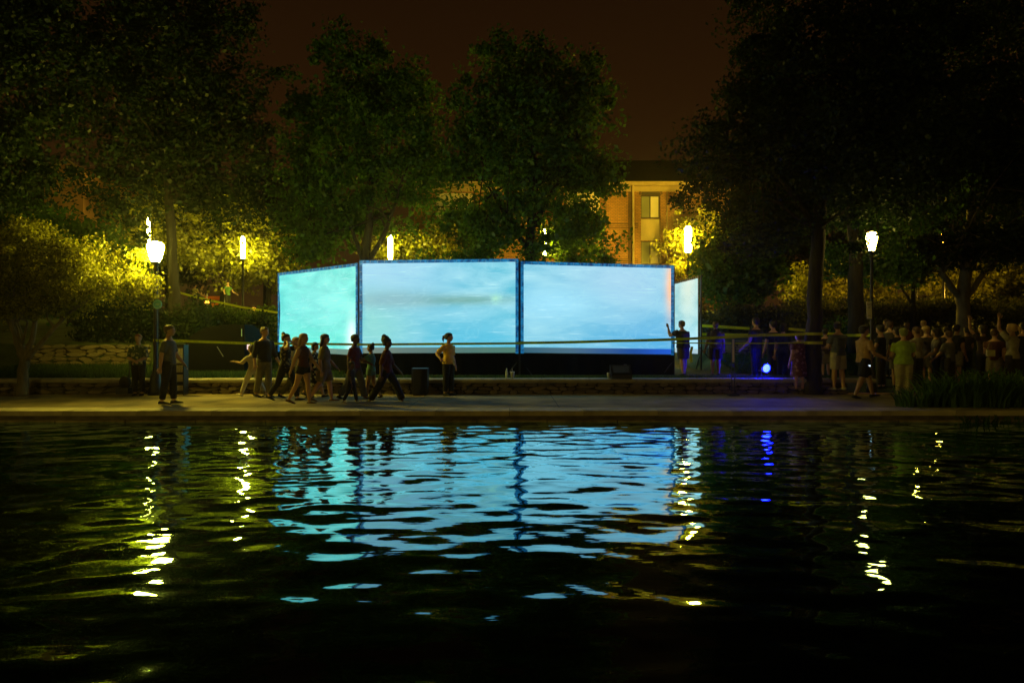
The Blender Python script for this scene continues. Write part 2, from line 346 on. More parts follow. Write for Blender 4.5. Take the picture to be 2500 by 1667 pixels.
tree('big_tree', 'tallest near tree whose straight taped trunk rises from the path at right', [[(1982, 966, 18, .27), (1984, 930, 18, .215), (1986, 820, 18, .195), (1995, 640, 18, .18), (2005, 480, 18, .16), (2010, 300, 18, .11), (1990, 80, 18, .05)], [(2003, 500, 18, .11), (2080, 340, 18, .08), (2180, 180, 18, .04)], [(1997, 560, 18, .09), (1900, 430, 18, .06), (1760, 370, 18, .02)]],
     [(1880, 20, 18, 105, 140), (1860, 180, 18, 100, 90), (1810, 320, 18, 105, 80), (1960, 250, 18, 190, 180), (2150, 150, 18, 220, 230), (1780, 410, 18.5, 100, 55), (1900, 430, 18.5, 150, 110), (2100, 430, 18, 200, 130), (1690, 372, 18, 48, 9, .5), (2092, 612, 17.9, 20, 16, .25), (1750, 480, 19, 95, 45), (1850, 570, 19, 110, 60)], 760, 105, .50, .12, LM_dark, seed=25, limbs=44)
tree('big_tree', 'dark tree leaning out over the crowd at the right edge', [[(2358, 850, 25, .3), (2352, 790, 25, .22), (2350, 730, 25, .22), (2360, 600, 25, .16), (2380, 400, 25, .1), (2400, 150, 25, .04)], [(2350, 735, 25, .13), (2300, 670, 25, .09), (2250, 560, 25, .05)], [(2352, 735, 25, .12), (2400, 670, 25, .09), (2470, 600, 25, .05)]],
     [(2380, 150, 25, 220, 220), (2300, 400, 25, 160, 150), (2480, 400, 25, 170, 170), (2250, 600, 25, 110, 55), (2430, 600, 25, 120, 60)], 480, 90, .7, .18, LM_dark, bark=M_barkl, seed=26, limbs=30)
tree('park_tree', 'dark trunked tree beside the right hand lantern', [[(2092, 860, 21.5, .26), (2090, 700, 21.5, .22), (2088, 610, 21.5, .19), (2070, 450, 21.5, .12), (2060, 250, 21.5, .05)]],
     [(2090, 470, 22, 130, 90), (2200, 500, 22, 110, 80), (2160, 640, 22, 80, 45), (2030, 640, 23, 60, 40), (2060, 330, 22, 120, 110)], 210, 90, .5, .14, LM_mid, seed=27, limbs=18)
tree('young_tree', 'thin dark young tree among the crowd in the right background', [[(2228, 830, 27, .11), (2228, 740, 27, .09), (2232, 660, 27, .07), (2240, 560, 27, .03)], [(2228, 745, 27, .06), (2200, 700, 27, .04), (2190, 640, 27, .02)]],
     [(2240, 640, 27, 70, 55), (2190, 660, 27, 50, 45)], 60, 80, .45, .14, LM_lit, seed=28, limbs=8)
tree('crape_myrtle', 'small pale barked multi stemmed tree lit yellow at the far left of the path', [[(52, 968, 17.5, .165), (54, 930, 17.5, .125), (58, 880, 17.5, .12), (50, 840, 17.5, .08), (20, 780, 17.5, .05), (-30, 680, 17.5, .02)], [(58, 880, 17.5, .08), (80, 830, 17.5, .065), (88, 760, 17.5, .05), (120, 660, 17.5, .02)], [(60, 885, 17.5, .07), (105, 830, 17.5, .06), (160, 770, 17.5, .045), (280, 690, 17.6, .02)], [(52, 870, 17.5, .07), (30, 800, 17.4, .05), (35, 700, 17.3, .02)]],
     [(60, 620, 17.5, 110, 80), (160, 680, 17.5, 100, 60), (260, 690, 17.4, 75, 48), (330, 705, 17.5, 55, 30), (20, 720, 17.5, 80, 60), (120, 740, 17.5, 90, 30), (200, 630, 17.8, 80, 40), (320, 650, 17.8, 45, 35), (-60, 650, 17.5, 90, 90)], 400, 110, .30, .075, LM_lamplit, bark=M_barkl, seed=29, limbs=26, lr=.035)
# background trees
k = 0
for px, py, Y, rx, ry, lm_, lab in [(540, 600, 39, 100, 110, LM_lamplit, 'yellow lit leafy tree beside the far left column lamp'), (655, 620, 38.5, 60, 100, LM_lamplit, 'yellow lit small tree just left of the turquoise screen'),
                               (350, 570, 37, 90, 90, LM_lamplit, 'lamplit foliage tree above and behind the left lantern'), (1020, 610, 38, 110, 50, LM_lamplit, 'amber lit low tree right of the far centre column lamp'),
                               (1700, 590, 43, 75, 95, LM_lamplit, 'bright amber lit bushy tree around the tallest column lamp'), (1800, 650, 27, 85, 100, LM_mid, 'round dark green bushy tree right of the end screen'),
                               (170, 650, 28, 160, 110, LM_mid, 'dim olive tree in front of the orange gabled house'), (2050, 700, 37, 120, 65, LM_lamplit, 'amber foliage tree between the two right trunks'),
                               (2400, 700, 38, 150, 65, LM_lamplit, 'rust lit tree low behind the crowd at far right'), (1150, 560, 41, 85, 75, LM_mid, 'dark tree hiding the left balcony of the apartment building'), (1395, 575, 41, 75, 80, LM_mid, 'dark tree in front of the apartment building left of its windows'),
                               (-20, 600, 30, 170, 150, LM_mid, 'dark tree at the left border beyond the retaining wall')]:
    tree('background_tree', lab, [[(px, 840 if Y < 35 else 760, Y, .14), (px + 5, py, Y, .09), (px - 6, py - ry * .6, Y, .03)]],
         [(px, py, Y, rx, ry), (px + rx * .5, py + ry * .3, Y, rx * .5, ry * .5), (px - rx * .5, py + ry * .25, Y - 1, rx * .5, ry * .55)], max(60, int(rx * ry / 60)), 55, .62, .22, lm_, seed=40 + k, limbs=8, group='trees behind the screens and the crowd'); k += 1
for px, py, Y, rx, ry in [(-200, 420, 62, 260, 200), (650, 520, 62, 120, 120), (1850, 520, 60, 170, 160), (2150, 480, 62, 230, 230), (2480, 500, 60, 230, 230), (2750, 480, 60, 230, 240), (150, 560, 62, 160, 130), (410, 560, 64, 150, 130)]:
    labs = ['far black tree beyond the left border', 'far dark tree in the gap left of the round topped tree', 'far black tree right of the brick apartment building', 'far black tree above the right lantern', 'far black tree low at the right edge', 'far black tree beyond the right border', 'far dark tree behind the orange gabled house', 'far dark tree seen low between the left trunks']
    tree('distant_tree', labs[k - 12], [[(px, 770, Y, .3), (px, py, Y, .2), (px, py - ry * .5, Y, .08)]], [(px, py, Y, rx, ry), (px, py + ry * .6, Y, rx * .8, ry * .5)], 130, 60, 1.5, .5, LM_dark, seed=60 + k, limbs=6, group='distant trees against the night sky'); k += 1

def hedge(label, x0, x1, y, z0, z1, dep, n, leaf, lm, seed, cat='hedge', name='hedge'):
    g = np.random.default_rng(seed); cx = (x0 + x1) / 2; t = thing(name, label, cat, None, (cx, y, z0))
    c = max(10, int((x1 - x0) * dep * 9)); C = np.stack([g.uniform(x0, x1, c), g.uniform(y - dep / 2, y + dep / 2, c), z0 + (z1 - z0) * g.uniform(.05, .9, c) ** .8], 1)
    L = np.repeat(C, n // c + 1, 0); L = L + g.normal(size=L.shape) * np.array([.26, .2, .2])
    L[:, 2] = np.maximum(L[:, 2], z0 + .03)
    V, Q = leaf_quads(L, leaf, g); npmesh('foliage', V - np.array([cx, y, z0]), Q, lm, t)
    m = MB()
    for i in range(int((x1 - x0) * 4)):
        a = g.uniform(x0, x1) - cx; m.tube([(a, 0, -.1), (a + g.normal(0, .1), g.normal(0, .15), (z1 - z0) * .7)], [.02, .006], 5)
    tag(m.build('stems', M_bark, t), kind='stuff'); return t
hedge('long dark hedge behind the lady and the left lantern pole', WX(190, 22.3), WX(500, 22.3), 22.3, 1.0, WZ(742, 22.3), 1.3, 22000, .10, LM_dark, 71)
hedge('dark shrub mass left of the turquoise screen below the upper footpath', WX(440, 25), WX(676, 25), 25, .6, WZ(778, 25), 1.2, 14000, .11, LM_dark, 77, 'shrub', 'shrub')
hedge('amber lit hedge above the right retaining wall', WX(1700, 26), WX(1930, 26), 26, 1.4, WZ(752, 26), 1.4, 17000, .10, LM_hedge, 72)
hedge('low leafy ground hedge beyond the upper footpath at left', WX(520, 33), WX(690, 33), 33, 2.1, WZ(762, 33), .9, 8000, .13, LM_lit, 73)
hedge('dim hedge low behind the right hand crowd', WX(1930, 28), WX(2560, 28), 28, 1.6, WZ(735, 28), 1.4, 20000, .13, LM_hedge, 74)
hedge('small dark green bush between the two right trunks', WX(2040, 22.5), WX(2080, 22.5), 22.5, .8, WZ(795, 22.5), .8, 2500, .09, LM_mid, 75, 'bush', 'bush')

# reeds / irises on the right bank
def reeds(label, cx, cy, rx, ry, n, h, seed, droop=.5, z=0.0, outy=0):
    g = np.random.default_rng(seed); t = thing('iris_plant', label, 'plant', 'strap leaved plants on the right bank', (cx, cy, z)); Vs = []; Qs = []; c = 0
    for i in range(n):
        a = g.uniform(0, 6.28); r = g.random() ** .5; b = np.array([rx * r * math.cos(a), ry * r * math.sin(a), -.02])
        hh = h * g.uniform(.55, 1.15); d = np.array([math.cos(a + g.normal(0, .7)), math.sin(a + g.normal(0, .7)) + outy, 0]) * hh * g.uniform(.1, droop); wv = np.array([-d[1], d[0], 0]); wv = wv / (np.linalg.norm(wv) + 1e-6) * g.uniform(.010, .024)
        for s in range(6):
            u = s / 5; p = b + d * u ** 1.8 + np.array([0, 0, hh * (u - .38 * droop * u ** 3.2)]); ww = wv * (1 - u ** 2) + wv * .05
            Vs += [p - ww, p + ww]
            if s: Qs.append((c + 2 * s - 2, c + 2 * s - 1, c + 2 * s + 1, c + 2 * s))
        c += 12
    npmesh('leaves', np.array(Vs), np.array(Qs), LM_reed, t)
LM_reed = leafmat('reed_leaf', (.11, .21, .03))
for i, (px, Y, n, h, rx) in enumerate([(2225, 14.7, 110, .6, .28), (2290, 14.8, 150, 1.0, .4), (2360, 14.7, 150, 1.1, .4), (2425, 14.6, 150, 1.15, .4), (2490, 14.7, 140, 1.1, .4)]):
    labs = ['shortest leftmost clump of strap leaves at the end of the path edge', 'upright strap leaved clump right of the person in lime', 'tall strap leaved clump in the middle of the right bank', 'tall strap leaved clump leaning over the right bank wall', 'strap leaved clump cut by the right border']
    reeds(labs[i], WX(px, Y), Y, rx, .35, int(n * 1.15), h * 1.12, 80 + i, 1.15, 0.0, -.12)
reeds('thin reeds hanging down to the water at the right edge', WX(2440, 13.75), 13.7, .9, .12, 180, .5, 86, .9, -.38, -.3)

# ------------------------------------------------------------------ buildings
def brick_mat(name, c1, c2, scale=1.0):
    m = bpy.data.materials.new(name); m.use_nodes = True; t = m.node_tree; N = t.nodes; L = t.links; b = N['Principled BSDF']; b.inputs['Roughness'].default_value = .9
    co = N.new('ShaderNodeTexCoord'); s = N.new('ShaderNodeSeparateXYZ'); L.new(co.outputs['Object'], s.inputs[0]); c = N.new('ShaderNodeCombineXYZ'); L.new(s.outputs['X'], c.inputs[0]); L.new(s.outputs['Z'], c.inputs[1])
    br = N.new('ShaderNodeTexBrick'); br.inputs['Scale'].default_value = scale; br.inputs['Brick Width'].default_value = .24; br.inputs['Row Height'].default_value = .1; br.inputs['Mortar Size'].default_value = .012
    br.inputs['Color1'].default_value = (*c1, 1); br.inputs['Color2'].default_value = (*c2, 1); br.inputs['Mortar'].default_value = (.12, .09, .06, 1)
    L.new(c.outputs[0], br.inputs['Vector']); L.new(br.outputs['Color'], b.inputs['Base Color'])
    bp = N.new('ShaderNodeBump'); bp.inputs['Distance'].default_value = .01; bp.invert = True; L.new(br.outputs['Fac'], bp.inputs['Height']); L.new(bp.outputs[0], b.inputs['Normal']); return m
M_brick = brick_mat('orange_brick', (.40, .20, .06), (.31, .15, .045)); M_brickd = brick_mat('dark_brick', (.13, .07, .04), (.10, .05, .03))
M_trim = mat('pale_trim', (.38, .29, .14), .7, .1, 3); M_roof = mat('dark_shingle', (.02, .017, .015), .9, .3, 4, .4)
M_blind = mat('window_blind', (.66, .60, .44), .6, .1, 1.5); M_blind2 = mat('window_blind_grey', (.20, .21, .13), .6, .1, 1.5); M_winfr = mat('window_frame_bronze', (.06, .045, .03), .5, .1, 4)
M_stucco = mat('orange_stucco', (.55, .27, .09), .9, .15, 1.5, .3); M_panel = mat('spandrel_cream', (.52, .42, .22), .8, .08, 2)
BY = 46.0
bt = thing('apartment_building', 'three storey brick apartment building with dark roof seen right of the middle tree', 'building')
bx0, bx1 = WX(1010, BY), WX(1780, BY); bz1 = WZ(452, BY); wx0, wx1 = WX(1565, BY), WX(1612, BY)
wl = MB()
wl.box(((bx0 + wx0) / 2, BY + 3, (2 + bz1) / 2), (wx0 - bx0, 6, bz1 - 2)); wl.box(((wx1 + bx1) / 2, BY + 3, (2 + bz1) / 2), (bx1 - wx1, 6, bz1 - 2))
wl.box(((wx0 + wx1) / 2, BY + 3.2, (2 + bz1) / 2), (wx1 - wx0, 5.6, bz1 - 2)); wl.box(((wx0 + wx1) / 2, BY + 1.0, (WZ(476, BY) + bz1) / 2), (wx1 - wx0 - .004, 2, bz1 - WZ(476, BY)))
wl.build('wall', M_brick, bt)
# roof: eaves to ridge
zr, yr = WZ(392, 52), 52.0
rf = MB(); rf.add([(bx0 - .4, BY - .5, bz1 + .15), (bx1 + .4, BY - .5, bz1 + .15), (bx1 + .4, yr, zr), (bx0 - .4, yr, zr), (bx0 - .4, yr + 6, bz1 + .15), (bx1 + .4, yr + 6, bz1 + .15)], [(0, 1, 2, 3), (3, 2, 5, 4), (0, 3, 4), (1, 5, 2), (0, 4, 5, 1)]); rf.build('roof', M_roof, bt)
MB().box(((bx0 + bx1) / 2, BY - .28, bz1 + .02), (bx1 - bx0 + .8, .5, .22)).box(((bx0 + bx1) / 2, BY - .08, bz1 - .28), (bx1 - bx0 + .1, .14, .34)).build('eaves', M_trim, bt)
def window(x0, x1, z0, z1):
    fr = MB(); T = .07; yw = BY + .24
    for a in ((x0 + T / 2, T), ((x0 + x1) / 2, T), (x1 - T / 2, T)): fr.box((a[0], yw, (z0 + z1) / 2), (a[1], .1, z1 - z0))
    for z in (z0 + T / 2, z1 - T / 2): fr.box(((x0 + x1) / 2, yw - .01, z), (x1 - x0, .1, T))
    f = fr.build('window', M_winfr, bt); xm = (x0 + x1) / 2
    MB().box(((x0 + xm) / 2, yw + .03, (z0 + z1) / 2), (xm - x0 - T, .02, z1 - z0 - T)).build('pane', M_blind2, f)
    MB().box(((x1 + xm) / 2, yw + .03, (z0 + z1) / 2), (x1 - xm - T, .02, z1 - z0 - T)).build('pane', M_blind, f)
window(wx0, wx1, WZ(532, BY), WZ(476, BY)); window(wx0, wx1, WZ(645, BY), WZ(588, BY)); window(wx0, wx1, WZ(752, BY), WZ(696, BY))
for a, b in ((586, 534), (694, 647)):
    MB().box(((wx0 + wx1) / 2, BY + .2, (WZ(a, BY) + WZ(b, BY)) / 2), (wx1 - wx0 - .02, .1, WZ(b, BY) - WZ(a, BY) - .02)).build('spandrel_panel', M_panel, bt)
ar = MB(); xm = (wx0 + wx1) / 2; rw = (wx1 - wx0) / 2
pf = [(xm + rw * math.cos(a), WZ(476, BY) + .55 * math.sin(a)) for a in np.linspace(0, math.pi, 14)]
ar.rings([[Vector((x, y, z)) for x, z in pf] for y in (BY - .012, BY + .2)]); ar.build('arch_panel', M_winfr, bt)
am = MB(); am.tube([(xm + (rw + .09) * math.cos(a), BY - .01, WZ(476, BY) + .62 * math.sin(a)) for a in np.linspace(0, math.pi, 14)], .09, 4); am.build('brick_arch', M_brickd, bt)
MB().tube([P(1543, 452, BY) - Vector((0, .45, 0)), P(1543, 465, BY) - Vector((0, .25, 0)), P(1545, 480, BY) - Vector((0, .12, 0)), P(1545, 800, BY) - Vector((0, .12, 0))], .085, 8).build('downspout', M_trim, bt, True)
MB().tube([P(1628, 455, BY) - Vector((0, .1, 0)), P(1628, 800, BY) - Vector((0, .1, 0))], .04, 6).build('conduit', M_trim, bt, True)
MB().box((WX(1537, BY), BY - .03, 7), (.16, .05, 8.5)).build('shade_strip', M_brickd, bt)  # flat dark strip painted in as the shadow beside the downspout
for py in (546, 632):
    m = MB()
    for i in range(3): m.box(((WX(1480, BY) + wx0 - .2) / 2, BY - .012 - .006 * i, WZ(py + i * 5, BY)), (wx0 - .2 - WX(1480, BY), .03, .06))
    m.build('brick_band', M_brickd, bt)
for (a, b, sy, ty) in ((1372, 1475, 541, 478), (1055, 1165, 556, 500)):
    x0, x1 = WX(a, BY), WX(b, BY); MB().box(((x0 + x1) / 2, BY - .7, WZ(sy, BY)), (x1 - x0, 1.4, .3)).build('balcony_slab', M_trim, bt)
    rl = MB().box(((x0 + x1) / 2, BY - 1.35, WZ(sy, BY) + 1.15), (x1 - x0, .05, .05)).build('railing', M_black, bt); bm_ = MB().box((0, 0, 0), (.025, .025, 1.0)).mesh('baluster'); bm_.materials.append(M_black)
    for i in range(22):
        o = link('baluster', bm_, rl); o.location = (x0 + (x1 - x0) * (i + .5) / 22, BY - 1.35, WZ(sy, BY) + .65)
    MB().box(((x0 + x1) / 2, BY - .02, WZ(sy, BY) + 1.25), (x1 - x0 - .6, .06, 2.1)).build('balcony_door', M_blind, bt)
wlt = MB().box(P(1487, 586, BY) - Vector((0, .12, 0)), (.32, .22, .12)).build('wall_light', M_trim, bt)

hy = 36.0; ht = thing('gabled_house', 'narrow orange stucco house with pale gable at the far left', 'house')
MB().rings([[Vector((WX(a, hy), y, WZ(b, hy))) for a, b in ((108, 900), (203, 900), (203, 420), (160, 392), (108, 424))] for y in (hy, hy + 6)]).build('wall', M_stucco, ht)
MB().box((WX(60, hy), hy + 4, 4.5), (WX(226, hy) - WX(-106, hy), 5, 6.2)).build('side_wing', M_stucco, ht)
for (a, b) in (((206, 424), (160, 389)), ((160, 389), (104, 428))):
    MB().tube([P(a[0], a[1], hy - .15), P(b[0], b[1], hy - .15)], .09, 4).build('barge_board', M_trim, ht)

# ------------------------------------------------------------------ lamps
def acorn(label, px, py, Y, gm, zb=0.0, sc_=1.0):
    z = WZ(py, Y); x = WX(px, Y); t = thing('street_lantern', label, 'street lamp', None, (x, Y, zb)); h = z - zb
    MB().lathe((0, 0, 0), [(.19, 0), (.19, .12), (.15, .2), (.12, .5), (.075, .62), (.055, .75), (.05, h - .5), (.075, h - .46), (.05, h - .4), (.09, h - .3), (.12, h - .26)], 16).build('post', M_black, t, True)
    g = MB().lathe((0, 0, 0), [(.105, h - .25), (.15, h - .12), (.205, h + .12), (.2, h + .18), (.15, h + .235), (.06, h + .26)], 16).build('glass', gm, t, True)
    MB().lathe((0, 0, 0), [(.065, h + .262), (.06, h + .29), (.025, h + .31), (.02, h + .37), (.005, h + .4)], 16).build('cap', M_black, t, True)
    rb = MB()
    for k in range(6):
        a = math.pi / 3 * k; c, s = math.cos(a), math.sin(a); rb.tube([(.11 * c, .11 * s, h - .26), (.155 * c, .155 * s, h - .12), (.21 * c, .21 * s, h + .12), (.212 * c, .212 * s, h + .19)], .008, 4)
    rb.build('cage', M_black, t)
    t.scale = (sc_, sc_, 1); return t
def column(label, px, pt, pb, Y, gm, wr=.72):
    x = WX(px, Y); zb = ground(x, Y); t = thing('column_lamp', label, 'street lamp', 'tall column lamps on the upper path', (x, Y, zb)); z1, z0 = WZ(pt, Y) - zb, WZ(pb, Y) - zb
    MB().lathe((0, 0, 0), [(.12, 0), (.12, .3), (.07, .4), (.06, z0 - .1), (.13, z0 - .06), (.13, z0)], 12).build('post', M_black, t, True)
    MB().lathe((0, 0, 0), [(.11 * wr, z0 + .003), (.155 * wr, z0 + .16), (.155 * wr, z1 - .16), (.09 * wr, z1)], 14).build('glass', gm, t, True)
    MB().lathe((0, 0, 0), [(.13, z1 + .003), (.13, z1 + .04), (.04, z1 + .09)], 14).build('cap', M_black, t, True); return t
acorn('brightest black post lantern with a round blue sign, left of the walking man', 380, 615, 17.7, M_lamp)
acorn('right hand post lantern half hidden by leaves with a white notice on its post', 2128, 590, 18.5, M_lamp_r, 0.0, .72)
column('column lamp mostly hidden by leaves just above the brightest lantern', 363, 532, 592, 34, M_cold, .45)
column('column lamp between the left trunk and the turquoise screen', 593, 578, 632, 36, M_col)
column('column lamp standing over the top left corner of the middle screen', 953, 575, 634, 34, M_col)
column('brightest column lamp above the right end screen', 1680, 553, 617, 40, M_colo, 1.3)
column('column lamp broken up by dark leaves at the far right', 2303, 560, 620, 34, emit('column_lamp_glass_rust', (1.0, .52, .05), 110))
# extra column lamp, unseen behind the tree, added to light the brick front
column('added column lamp hidden behind the crown of the broad tree', 1330, 560, 624, 39.5, emit('column_lamp_glass_added', (1.0, .60, .04), 300))
def bollard(label, px, py, Y, r, s, c=ORANGE):
    x = WX(px, Y); zb = ground(x, Y); z = WZ(py, Y) - zb; t = thing('path_light', label, 'light', None, (x, Y, zb)); MB().lathe((0, 0, 0), [(.05, 0), (.04, z - r), (r * .8, z - r * .9)], 10).build('post', M_black, t)
    MB().ell((0, 0, z), (r, r, r)).build('globe', emit('amber_globe_%d' % s, c, s), t, True)
def near_lamp(label, x, y, st):
    fl = thing('column_lamp', label, 'street lamp', None, (x, y, 0))
    MB().lathe((0, 0, 0), [(.12, 0), (.12, .3), (.07, .4), (.06, 4.5), (.13, 4.55)], 12).build('post', M_black, fl, True); MB().lathe((0, 0, 0), [(.15, 4.56), (.2, 4.7), (.2, 5.8), (.15, 5.9)], 14).build('glass', emit('near_lamp_glass_%d' % st, (1.0, .72, .10), st), fl, True)
    MB().lathe((0, 0, 0), [(1.02, 5.50), (1.04, 5.52), (.9, 5.92), (.5, 6.1), (.1, 6.2)], 20).build('added_shade', M_black, fl, True)  # wide hood added to keep this light off the upper tree crowns
near_lamp('tall shaded amber lamp on the near bank, left of the viewpoint and outside the view', -13, -5, 200)
near_lamp('tall shaded amber lamp on the near bank, right of the viewpoint and outside the view', 13, -5, 85)
bollard('small glowing orange ball light left of the person in green', 505, 738, 40, .13, 6, (1, .45, .04))
bollard('small glowing orange light near the far column lamp post', 620, 754, 36, .09, 5, (1, .45, .03))
bollard('tiny orange light in the foliage right of the right lantern', 2238, 652, 36, .07, 300)
bollard('added amber globe hidden behind the pale trunk at the far right', 2352, 715, 34, .13, 300, (1, .36, .03))  # unseen globe added to light the far right foliage
bollard('added amber globe hidden behind the dark trunk by the right lantern', 2089, 700, 33.5, .12, 300, (1, .46, .04))  # likewise added, out of sight, to warm the foliage behind the trunk

# ------------------------------------------------------------------ screens
def screen_mat(name, kind):
    m = bpy.data.materials.new(name); m.use_nodes = True; t = m.node_tree; N = t.nodes; L = t.links; b = N['Principled BSDF']
    uv = N.new('ShaderNodeUVMap'); uv.uv_map = 'UVMap'; s = N.new('ShaderNodeSeparateXYZ'); L.new(uv.outputs[0], s.inputs[0]); U, Vv = s.outputs['X'], s.outputs['Y']
    def ramp(src, st):
        r = N.new('ShaderNodeValToRGB'); e = r.color_ramp.elements
        for i, (p, c) in enumerate(st):
            q = e[i] if i < 2 else e.new(p); q.position = p; q.color = (*(c if len(c) == 3 else c), 1)
        L.new(src, r.inputs[0]); return r.outputs[0]
    def noise(sc_, detail, stretch, rot=0, dist=0):
        mp = N.new('ShaderNodeMapping'); mp.inputs['Scale'].default_value = stretch; mp.inputs['Rotation'].default_value[2] = rot; L.new(uv.outputs[0], mp.inputs[0])
        n = N.new('ShaderNodeTexNoise'); n.inputs['Scale'].default_value = sc_; n.inputs['Detail'].default_value = detail; n.inputs['Distortion'].default_value = dist; L.new(mp.outputs[0], n.inputs['Vector']); return n.outputs['Fac']
    def mix(f, a, c, mode='MIX'):
        x = N.new('ShaderNodeMix'); x.data_type = 'RGBA'; x.blend_type = mode
        for sk, val in ((x.inputs[0], f), (x.inputs[6], a), (x.inputs[7], c)):
            if hasattr(val, 'links'): L.new(val, sk)
            elif isinstance(val, tuple): sk.default_value = (*val, 1)
            else: sk.default_value = val
        return x.outputs[2]
    def math_(op, a, c=None):
        x = N.new('ShaderNodeMath'); x.operation = op
        for sk, val in ((x.inputs[0], a), (x.inputs[1], c)):
            if val is None: continue
            if hasattr(val, 'links'): L.new(val, sk)
            else: sk.default_value = val
        return x.outputs[0]
    def blob(cu, cv, ru, rv):
        a = math_('POWER', math_('DIVIDE', math_('SUBTRACT', U, cu), ru), 2.0); c = math_('POWER', math_('DIVIDE', math_('SUBTRACT', Vv, cv), rv), 2.0)
        return math_('POWER', 2.718, math_('MULTIPLY', math_('ADD', a, c), -1.0))
    k = lambda x: tuple((v / 255 / 12.92 if v < 10 else ((v / 255 + .055) / 1.055) ** 2.4) for v in x)
    bw = ramp(noise(2.2, 6, (1.1, 2.2, 1), .15, .6), [(.36, (0, 0, 0)), (.64, (1, 1, 1))])
    if kind == 'left':
        c = mix(bw, k((20, 184, 184)), k((92, 212, 208))); c = mix(math_('MULTIPLY', blob(.55, .6, .45, .4), .4), c, k((120, 214, 222)))
        c = mix(blob(.95, .12, .06, .25), c, k((235, 255, 255))); c = mix(ramp(Vv, [(0, (0, 0, 0)), (.3, (0, 0, 0))]), c, c)
        c = mix(blob(.2, .0, .7, .28), c, k((70, 215, 200)))
    elif kind == 'mid':
        c = mix(bw, k((80, 176, 200)), k((148, 208, 222)))
        c = mix(blob(.12, .95, .5, .5), c, k((142, 196, 222))); c = mix(blob(.75, .12, .35, .3), c, k((78, 178, 208))); c = mix(blob(.05, .3, .25, .35), c, k((118, 196, 198)))
        st = math_('MULTIPLY', blob(.58, .585, .46, .055), math_('ADD', math_('MULTIPLY', noise(6, 4, (.5, 5, 1)), .7), .55)); c = mix(st, c, k((92, 150, 142)))
        c = mix(blob(.20, .60, .30, .10), c, k((120, 172, 186)))
        c = mix(ramp(math_('MULTIPLY', blob(.875, .60, .07, .12), noise(38, 5, (1, 1, 1))), [(.30, (0, 0, 0)), (.75, (.8, .8, .8))]), c, k((158, 226, 212)))
        c = mix(math_('MULTIPLY', blob(.87, .60, .02, .03), .35), c, k((176, 232, 180)))
    elif kind == 'right':
        c = mix(bw, k((94, 176, 204)), k((152, 208, 222))); c = mix(blob(.68, .85, .42, .42), c, k((154, 198, 220))); c = mix(blob(1.0, .08, .55, .42), c, k((78, 162, 208)))
        c = mix(blob(.2, .55, .3, .2), c, k((146, 208, 230))); c = mix(blob(1.0, .80, .035, .34), c, k((246, 186, 140)))
    else:
        c = mix(bw, k((110, 190, 204)), k((170, 220, 226))); c = mix(blob(.75, 1.0, .25, .5), c, k((214, 232, 216))); c = mix(blob(.5, .0, .9, .3), c, k((176, 232, 255)))
    # streaks of the moving picture, pale and dark
    s1 = ramp(noise(5, 3, (.9, 13, 1), -.06, .3), [(.62, (0, 0, 0)), (.74, (1, 1, 1))]); c = mix(math_('MULTIPLY', s1, .6), c, k((205, 246, 252)))
    s2 = ramp(noise(7, 3, (1.6, 7, 1), .9, .5), [(.66, (0, 0, 0)), (.76, (1, 1, 1))]); c = mix(math_('MULTIPLY', s2, .5), c, k((96, 178, 206)))
    s3 = ramp(noise(9, 2, (.5, 26, 1), .04, .1), [(.74, (0, 0, 0)), (.78, (1, 1, 1))]); c = mix(math_('MULTIPLY', s3, .7), c, k((225, 252, 255)))
    # projected picture stops short of the hem
    low = {'left': (60, 105, 110), 'mid': (74, 104, 108), 'right': (50, 96, 130), 'end': (160, 190, 200)}[kind]
    lowc = k(low) if kind != 'right' else ramp(U, [(.0, k((40, 84, 104))), (.3, k((62, 96, 116))), (.75, k((14, 66, 140))), (1, k((20, 80, 190)))])
    if kind == 'mid': lowc = ramp(U, [(.0, k((92, 112, 108))), (.5, k((66, 100, 104))), (1, k((66, 112, 100)))])
    hem = .062
    s4 = ramp(noise(3.2, 5, (1, 1.6, 1), -.4, 1.4), [(.47, (0, 0, 0)), (.5, (1, 1, 1)), (.53, (0, 0, 0))]); c = mix(math_('MULTIPLY', s4, .10), c, k((190, 232, 240)))  # pale and dark curved lines put in for fold shading of the cloth
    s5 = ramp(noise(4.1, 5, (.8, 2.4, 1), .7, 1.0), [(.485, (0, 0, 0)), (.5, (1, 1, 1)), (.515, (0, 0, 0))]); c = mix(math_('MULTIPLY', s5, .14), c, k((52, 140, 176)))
    c = mix(math_('GREATER_THAN', Vv, hem), lowc, c)
    c_em = c
    L.new(c_em, b.inputs['Emission Color']); b.inputs['Emission Strength'].default_value = {'left': 1.35, 'mid': 1.25, 'right': 1.25, 'end': 1.1}[kind]
    b.inputs['Base Color'].default_value = (.12, .12, .12, 1); b.inputs['Roughness'].default_value = .9; return m
M_vinyl_glow = bpy.data.materials.new('border_vinyl_glow'); M_vinyl_glow.use_nodes = True
_t = M_vinyl_glow.node_tree; _b = _t.nodes['Principled BSDF']; _b.inputs['Base Color'].default_value = (.02, .06, .12, 1); _b.inputs['Roughness'].default_value = .3
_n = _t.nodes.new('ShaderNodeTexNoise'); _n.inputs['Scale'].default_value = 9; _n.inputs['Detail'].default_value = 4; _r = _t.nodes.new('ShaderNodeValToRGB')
_c = _t.nodes.new('ShaderNodeTexCoord'); _t.links.new(_c.outputs['Object'], _n.inputs['Vector']); _t.links.new(_n.outputs['Fac'], _r.inputs[0]); _t.links.new(_r.outputs[0], _b.inputs['Emission Color'])
